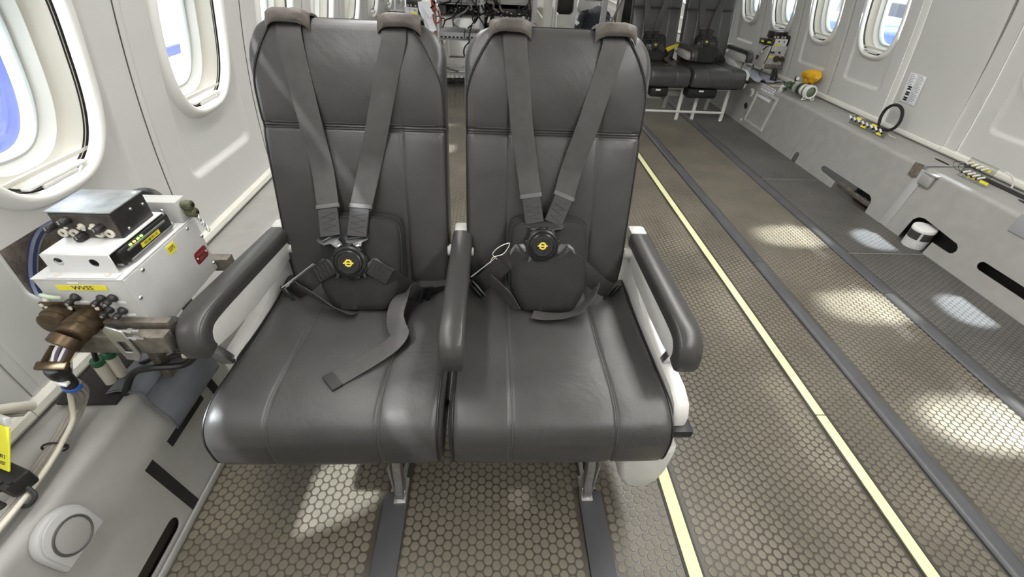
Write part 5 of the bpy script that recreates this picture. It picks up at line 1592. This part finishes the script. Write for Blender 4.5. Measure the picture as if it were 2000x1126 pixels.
for (pts, w) in (([(-.645, 4.585, .835), (-.640, 4.575, .790), (-.625, 4.570, .745), (-.60, 4.575, .700), (-.605, 4.580, .640)], .060),
                 ([(-.620, 4.565, .830), (-.600, 4.560, .785), (-.585, 4.560, .735), (-.575, 4.565, .685), (-.545, 4.570, .612)], .062),
                 ([(-.610, 4.560, .820), (-.585, 4.550, .775), (-.555, 4.550, .738)], .055)):
    MB().ribbon(pts, [(1, .3, .25)] * len(pts), w, .0015, 6).done('sheet', PAPER, t, 50)
# ------------------------------------------------------------------ equipment racks across the cabin behind the front seats
RACKW = mat('white_rack_frame', (.55, .55, .56), .45)
RACKG = mat('grey_rack_unit', (.50, .50, .47), .5)
RDARK = mat('dark_rack_interior', (.02, .02, .021), .6)
ry = 5.55
t = thing('equipment_rack', (-.10, ry + .3, 0), 'open white equipment rack packed with electronics seen between the front seats', 'rack')
for x, w in ((-.125, .048), (.450, .050), (-.645, .040)):
    for dy in (0, .62):
        p = MB().bar((x, ry + dy, .0), (x, ry + dy, 1.9), .050 if dy == 0 else .04, w, .003).done('post', RACKW, t)
    for k in range(24):
        MB().box((x + .012, ry - .0255, .42 + .02 * k), (.006, .001, .009)).done('rack_hole', DARKGAP, t) if x < 0.2 else None
for z in (.40, .62, .745):
    MB().box((-.385, ry + .31, z), (.48, .60, .012), .002).done('shelf', RACKG, t)
    MB().box((.165, ry + .31, z + .02), (.54, .60, .012), .002).done('shelf', RACKG, t)
for z in (.075, .135):
    MB().cyl((-.64, ry - .01, z), (.46, ry - .01, z), .011, seg=10).done('base_bar', ALU, t)
MB().bar((-.62, ry - .02, .135), (-.40, ry - .02, .085), .02, .02, .002).done('base_brace', RUST, t)
MB().bar((-.505, ry - .01, .235), (-.505, ry - .01, .40), .022, .022, .002).done('hanger', RACKW, t)
MB().bar((-.505, ry - .01, .235), (-.15, ry - .01, .235), .015, .02, .002).done('lower_bar', RUST, t)
MB().box((.165, ry + .60, .55), (.54, .01, .60)).done('back_panel', RDARK, t)
MB().box((-.385, ry + .62, .76), (.48, .01, .42)).done('back_panel', RDARK, t)  # both near-black sheets paint the shade inside the rack bays
units = [  # x0,x1,z0,z1,depth offset,material,label
    (-.62, -.35, .755, .90, .02, RACKG, 'pale rack unit on the top shelf of the near rack bay, left side'),
    (-.345, -.16, .755, .88, .00, RACKG, 'pale rack unit on the top shelf of the near rack bay, beside the post'),
    (-.50, -.17, .632, .735, .16, RDARK, 'black open-fronted unit in the middle of the left rack bay'),
    (-.61, -.53, .632, .720, .05, mat('mid_grey_unit', (.14, .14, .14), .5), 'tall grey module at the left of the rack bay'),
    (-.61, -.33, .412, .475, .00, RACKW, 'white fronted unit on the low shelf, left half'),
    (-.32, -.16, .412, .470, .02, RACKW, 'white fronted unit on the low shelf, right half'),
    (-.08, .42, .772, .90, .01, RACKG, 'cream panel with round sockets on the top shelf of the right rack bay'),
    (-.06, .41, .648, .715, .04, BLKPL, 'black server unit on the middle shelf of the right rack bay'),
    (-.06, .41, .432, .60, .08, RDARK, 'dark patch unit on the low shelf of the right rack bay')]
for (x0, x1, z0, z1, dy, m, lab) in units:
    u = thing('rack_unit', ((x0 + x1) / 2, ry + dy + .2, z0), lab, 'rack unit', 'units in the equipment rack')
    MB().box(((x0 + x1) / 2, ry + dy + .22, (z0 + z1) / 2), (x1 - x0, .40, z1 - z0), .003).done('case', m, u)
    nS = int((x1 - x0) / .045)
    for k in range(nS):
        x = x0 + (k + .6) * (x1 - x0) / (nS + .2)
        zz = z0 + (z1 - z0) * (.3 + .4 * random.random())
        if m in (RACKG,):
            MB().lathe([(.011, 0), (.011, .006), (.006, .007), (0, .007)], (x, ry + dy + .02, zz), (0, -1, 0), 12, False).done('socket', DARKGAP, u)
        elif m is RACKW:
            MB().box((x, ry + dy + .0195, z0 + .014), (.025, .003, .016), .001).done('vent', DARKGAP, u)
        else:
            MB().box((x, ry + dy + .018, zz), (.026, .006, .012), .001).done('port', random.choice((ALU, WHITE, DADO)), u)
# loose cables in the rack
cols = [(BLKPL, 'black'), (BLKPL, 'black'), (ORANGE, 'orange-red'), (ORANGE, 'orange-red'), (BLKPL, 'black'), (mat('grey_cable', (.25, .24, .22), .5), 'grey'), (BLKPL, 'black'), (WHITE, 'white')]
paths = [
    [(-.30, ry - .03, .86), (-.22, ry - .06, .78), (-.16, ry - .05, .70), (-.19, ry - .04, .60), (-.28, ry - .05, .53)],
    [(-.20, ry - .02, .62), (-.25, ry - .06, .52), (-.27, ry - .07, .42), (-.25, ry - .06, .33), (-.29, ry - .05, .255), (-.33, ry - .05, .27), (-.32, ry - .05, .34), (-.26, ry - .05, .40)],
    [(-.68, ry - .04, .90), (-.66, ry - .08, .78), (-.60, ry - .10, .68), (-.57, ry - .09, .60), (-.63, ry - .08, .57), (-.67, ry - .07, .63), (-.62, ry - .06, .70)],
    [(-.67, ry - .03, .82), (-.655, ry - .07, .65), (-.64, ry - .08, .52), (-.655, ry - .07, .42), (-.66, ry - .04, .34)],
    [(.02, ry - .03, .84), (.00, ry - .06, .74), (-.06, ry - .05, .66), (-.05, ry - .04, .56)],
    [(-.40, ry - .02, .70), (-.45, ry - .05, .62), (-.42, ry - .06, .56), (-.36, ry - .05, .52)],
    [(.36, ry - .03, .86), (.40, ry - .06, .76), (.405, ry - .05, .64), (.38, ry - .04, .54)],
    [(-.62, ry - .06, .74), (-.585, ry - .09, .70), (-.575, ry - .09, .64), (-.60, ry - .08, .58)]]
where = ['beside the rack post', 'hanging in a loop under the low shelf', 'coiled at the left of the rack', 'hanging down the left rack edge', 'at the left of the right bay', 'in front of the open black unit', 'at the right of the right bay', 'next to the orange coil']
for (m, nm), p, w in zip(cols, paths, where):
    o = MB().tube(p, .0085 if m is BLKPL else .0065, 8, sm=7).done('rack_cable', m)
    tag(o, nm + ' cable ' + w, 'cable', 'loose cables on the rack')
ords = ['first', 'second', 'third', 'fourth', 'fifth', 'sixth', 'seventh', 'eighth', 'ninth', 'tenth', 'eleventh', 'twelfth', 'thirteenth', 'last']
for k in range(14):
    x = -.07 + .036 * k + random.uniform(-.008, .008); z = random.uniform(.60, .66)
    p = [(x, ry - .01, z), (x + random.uniform(-.03, .03), ry - .06, z - .05), (x + random.uniform(-.05, .05), ry - .05, z - .13), (x + random.uniform(-.05, .05), ry - .02, z - .17)]
    o = MB().tube(p, .009, 7, sm=5).done('patch_cable', BLKPL)
    tag(o, 'black patch cable drooping in the right rack bay, %s from the left' % ords[k] if k < 13 else 'black patch cable drooping at the right end of the right rack bay', 'cable', 'patch cables of the right bay')
tagw = ['in the cable loop under the low shelf', 'beside the left rack post', 'at the left end of the right bay', 'beside the right rack post', 'below the black server unit', 'on the cable between the low white units', 'lowest in the cable loop']
for k, (x, z) in enumerate(((-.295, .305), (-.21, .55), (-.05, .62), (.43, .61), (.33, .64), (-.245, .37), (-.27, .29))):
    o = MB().box((x, ry - .075, z), (.022, .012, .055), .004, Matrix.Rotation(random.uniform(-.5, .5), 3, 'Y')).done('cable_tag', CREAMW if k % 2 else WHITE)
    tag(o, 'small pale cable tag ' + tagw[k], 'tag', 'pale tags on the rack cables')
spots = ['upper left of the left rack bay', 'upper middle of the left rack bay', 'upper right of the left rack bay', 'gap behind the rack post', 'left part of the right bay', 'middle of the right bay', 'right part of the right bay', 'far right of the rack']
for k in range(24):
    q = k % 8
    x = -.58 + q * .135 + random.uniform(-.05, .05); z = random.uniform(.66, .86)
    m_ = random.choice((BLKPL, BLKPL, BLKPL, MATS['grey_cable']))
    p = [(x, ry + .01, z)]
    for j in range(4): p.append((p[-1][0] + random.uniform(-.07, .07), ry - .02 - random.uniform(0, .06), p[-1][2] - random.uniform(.01, .07)))
    o = MB().tube(p, random.uniform(.005, .011), 7, sm=5).done('rack_wire', m_)
    tag(o, '%s %s wire tangled in the %s' % (('upper', 'looping', 'lower')[k // 8], 'black' if m_ is BLKPL else 'grey', spots[q]), 'wire', 'tangled rack wires')
# heap of cables and connectors on the floor in front of the rack
t = thing('cable_heap', (-.36, ry - .15, 0), 'dark heap of cables with bright connector ends on the floor by the rack', 'cable heap')
for k in range(12):
    a = random.uniform(0, 6.28)
    p = [(-.62 + random.uniform(0, .5), ry - .22 + random.uniform(-.06, .1), .016 + .006 * (k % 4)) for _ in range(5)]
    p.sort()
    MB().tube(p, .011, 7, sm=6).done('cable', BLKPL, t)
for k in range(7):
    MB().box((-.52 + .055 * k + random.uniform(-.01, .01), ry - .19, .062), (.030, .02, .020), .003).done('connector', mat('bright_cream_plug', (.75, .68, .5), .4), t)
# ------------------------------------------------------------------ far aisle
t = thing('galley_post', (.72, 6.9, 0), 'pale door pillar at the far end of the aisle', 'pillar')
MB().box((.745, 6.95, .97), (.11, .16, 1.94), .008).done('column', WALL2, t)
MB().box((.690, 6.90, .97), (.02, .05, 1.94), .004).done('edge_trim', CREAMW, t)
t = thing('jump_seat', (.95, 6.6, 0), 'folding seat with a black cushion on a pale pedestal in the far aisle', 'seat')
MB().box((.93, 6.60, .30), (.20, .20, .60), .01).done('pedestal', WALL2, t)
MB().box((.93, 6.49, .42), (.16, .02, .10), .004).done('drawer', CREAMW, t)
MB().box((.93, 6.58, .72), (.22, .14, .24), .05, None, 4).done('cushion', mat('black_vinyl', (.018, .017, .017), .5), t)
for x in (.80, 1.05): MB().bar((x, 6.5, 0), (x, 6.5, 1.0), .035, .035, .006).done('upright', WALL2, t)
MB().cyl((.78, 6.46, .44), (1.06, 6.46, .44), .008, seg=8).done('bar', CREAMW, t)
t = thing('draped_jacket', (1.35, 6.95, .2), 'dark blue-grey jacket draped over a crate in the far aisle', 'jacket')
def jk(i, j):
    a = 2 * pi * i / 30; v = j / 15
    r = .13 + .10 * (1 - v) + .02 * sin(a * 5 + v * 3) + .02 * noise.noise(Vector((cos(a) * 2, sin(a) * 2, v * 3)))
    if v > .85: r *= max(.05, (1 - v) / .15)
    return Vector((1.40 + r * 1.15 * cos(a) + .04 * v, 6.95 + r * .6 * sin(a), .18 + .50 * v))
MB().grid(jk, 30, 16, cu=True).done('body', mat('dark_navy_cloth', (.035, .038, .050), .85, bump=.6, bump_s=30, bump_d=.01), t, 60)
def sl(i, j):
    a = 2 * pi * i / 14; v = j / 9
    c = Vector((1.24 - .12 * v, 6.84, .62 - .30 * v)); r = .055 + .01 * sin(v * 14)
    return c + Vector((r * cos(a), r * sin(a), r * .4 * cos(a)))
MB().grid(sl, 14, 10, cu=True).done('sleeve', MATS['dark_navy_cloth'], t, 60)
MB().box((1.17, 6.80, .47), (.07, .03, .045), .008, Matrix.Rotation(.5, 3, 'Y')).done('paper', WHITE, t)
t = thing('storage_crate', (1.40, 6.95, 0), 'dark crate under the draped jacket', 'crate')
MB().box((1.40, 6.95, .09), (.40, .26, .18), .008).done('body', RDARK, t)
MB().box((1.40, 6.95, .178), (.42, .28, .012), .004).done('rim', BLKPL, t)
t = thing('display_monitor', (1.35, 7.2, .70), 'dark monitor with yellow marks and a pale frame above the jacket', 'monitor')
MB().box((1.42, 7.15, .80), (.30, .03, .19), .006).done('frame', WALL2, t)
MB().box((1.42, 7.133, .805), (.27, .004, .16), .001).done('screen', RDARK, t)
MB().box((1.40, 7.129, .83), (.09, .003, .05), .001).done('yellow_mark', mat('dull_yellow', (.35, .32, .05), .5), t)
MB().box((1.33, 7.129, .75), (.03, .003, .014), .001).done('yellow_mark', MATS['dull_yellow'], t)
MB().bar((1.52, 7.17, .0), (1.52, 7.17, .80), .03, .03, .004).done('stand', RACKW, t)
t = thing('partition_frame', (1.45, 5.6, 0), 'white punched upright and slanting strut beside the rear seats', 'frame')
MB().bar((1.265, 5.75, 0), (1.265, 5.75, 1.9), .05, .06, .004).done('post', RACKW, t)
MB().bar((1.455, 5.75, 0), (1.455, 5.75, 1.9), .05, .05, .004).done('post', mat('cream_post', (.60, .56, .48), .5), t)
MB().bar((1.30, 5.72, .46), (1.47, 5.72, .90), .02, .025, .003).done('strut', DADO, t)
for k in range(14): MB().box((1.481, 5.724, .42 + .035 * k), (.003, .012, .014)).done('punched_hole', DARKGAP, t)
for k in range(3): MB().box((1.37, 5.86, .56 + .05 * k), (.14, .05, .012), .003, Matrix.Rotation(.35, 3, 'Y')).done('louvre', mat('blue_grey_louvre', (.12, .13, .17), .5), t)
t = thing('dark_cabinet', (1.70, 5.9, 0), 'dark equipment cabinet directly behind the rear seats', 'cabinet')
MB().box((1.72, 5.95, .62), (.46, .36, 1.24), .01).done('body', mat('near_black_paint', (.016, .016, .018), .5), t)
for z in (.55, .72, .89): MB().box((1.72, 5.765, z), (.40, .012, .12), .003).done('panel', RDARK, t)
for z in (.60, .77): MB().cyl((1.60, 5.755, z), (1.60, 5.745, z), .012, seg=12).done('dial', DADO, t)
# ------------------------------------------------------------------ cabin lighting (unseen ceiling fittings, and a cove light added to brighten the port side)
LAMPM = mat('lamp_diffuser', (.9, .9, .88), .5, emit=((1.0, .98, .95), 9.0))
for x, z, w, ya, yb, lab in ((1.12, 2.006, .30, -1.6, 3.0, 'long ceiling light over the open aisle'), (-.50, 1.795, .13, -1.6, 3.4, 'cove light along the port side above the windows'),
                       (.25, 2.006, .22, 6.2, 12.0, 'far ceiling light beyond the equipment rack'), (1.35, 2.006, .22, 6.6, 12.0, 'far ceiling light over the aft aisle')):
    t = thing('ceiling_light', (x, (ya + yb) / 2, z + .014), lab, 'ceiling light', 'long ceiling lights')
    MB().box((x, (ya + yb) / 2, z + .008), (w + .04, yb - ya + .1, .012), .003).done('frame', WHITE, t)
    MB().box((x, (ya + yb) / 2, z), (w, yb - ya, .006), .002).done('diffuser', LAMPM, t)
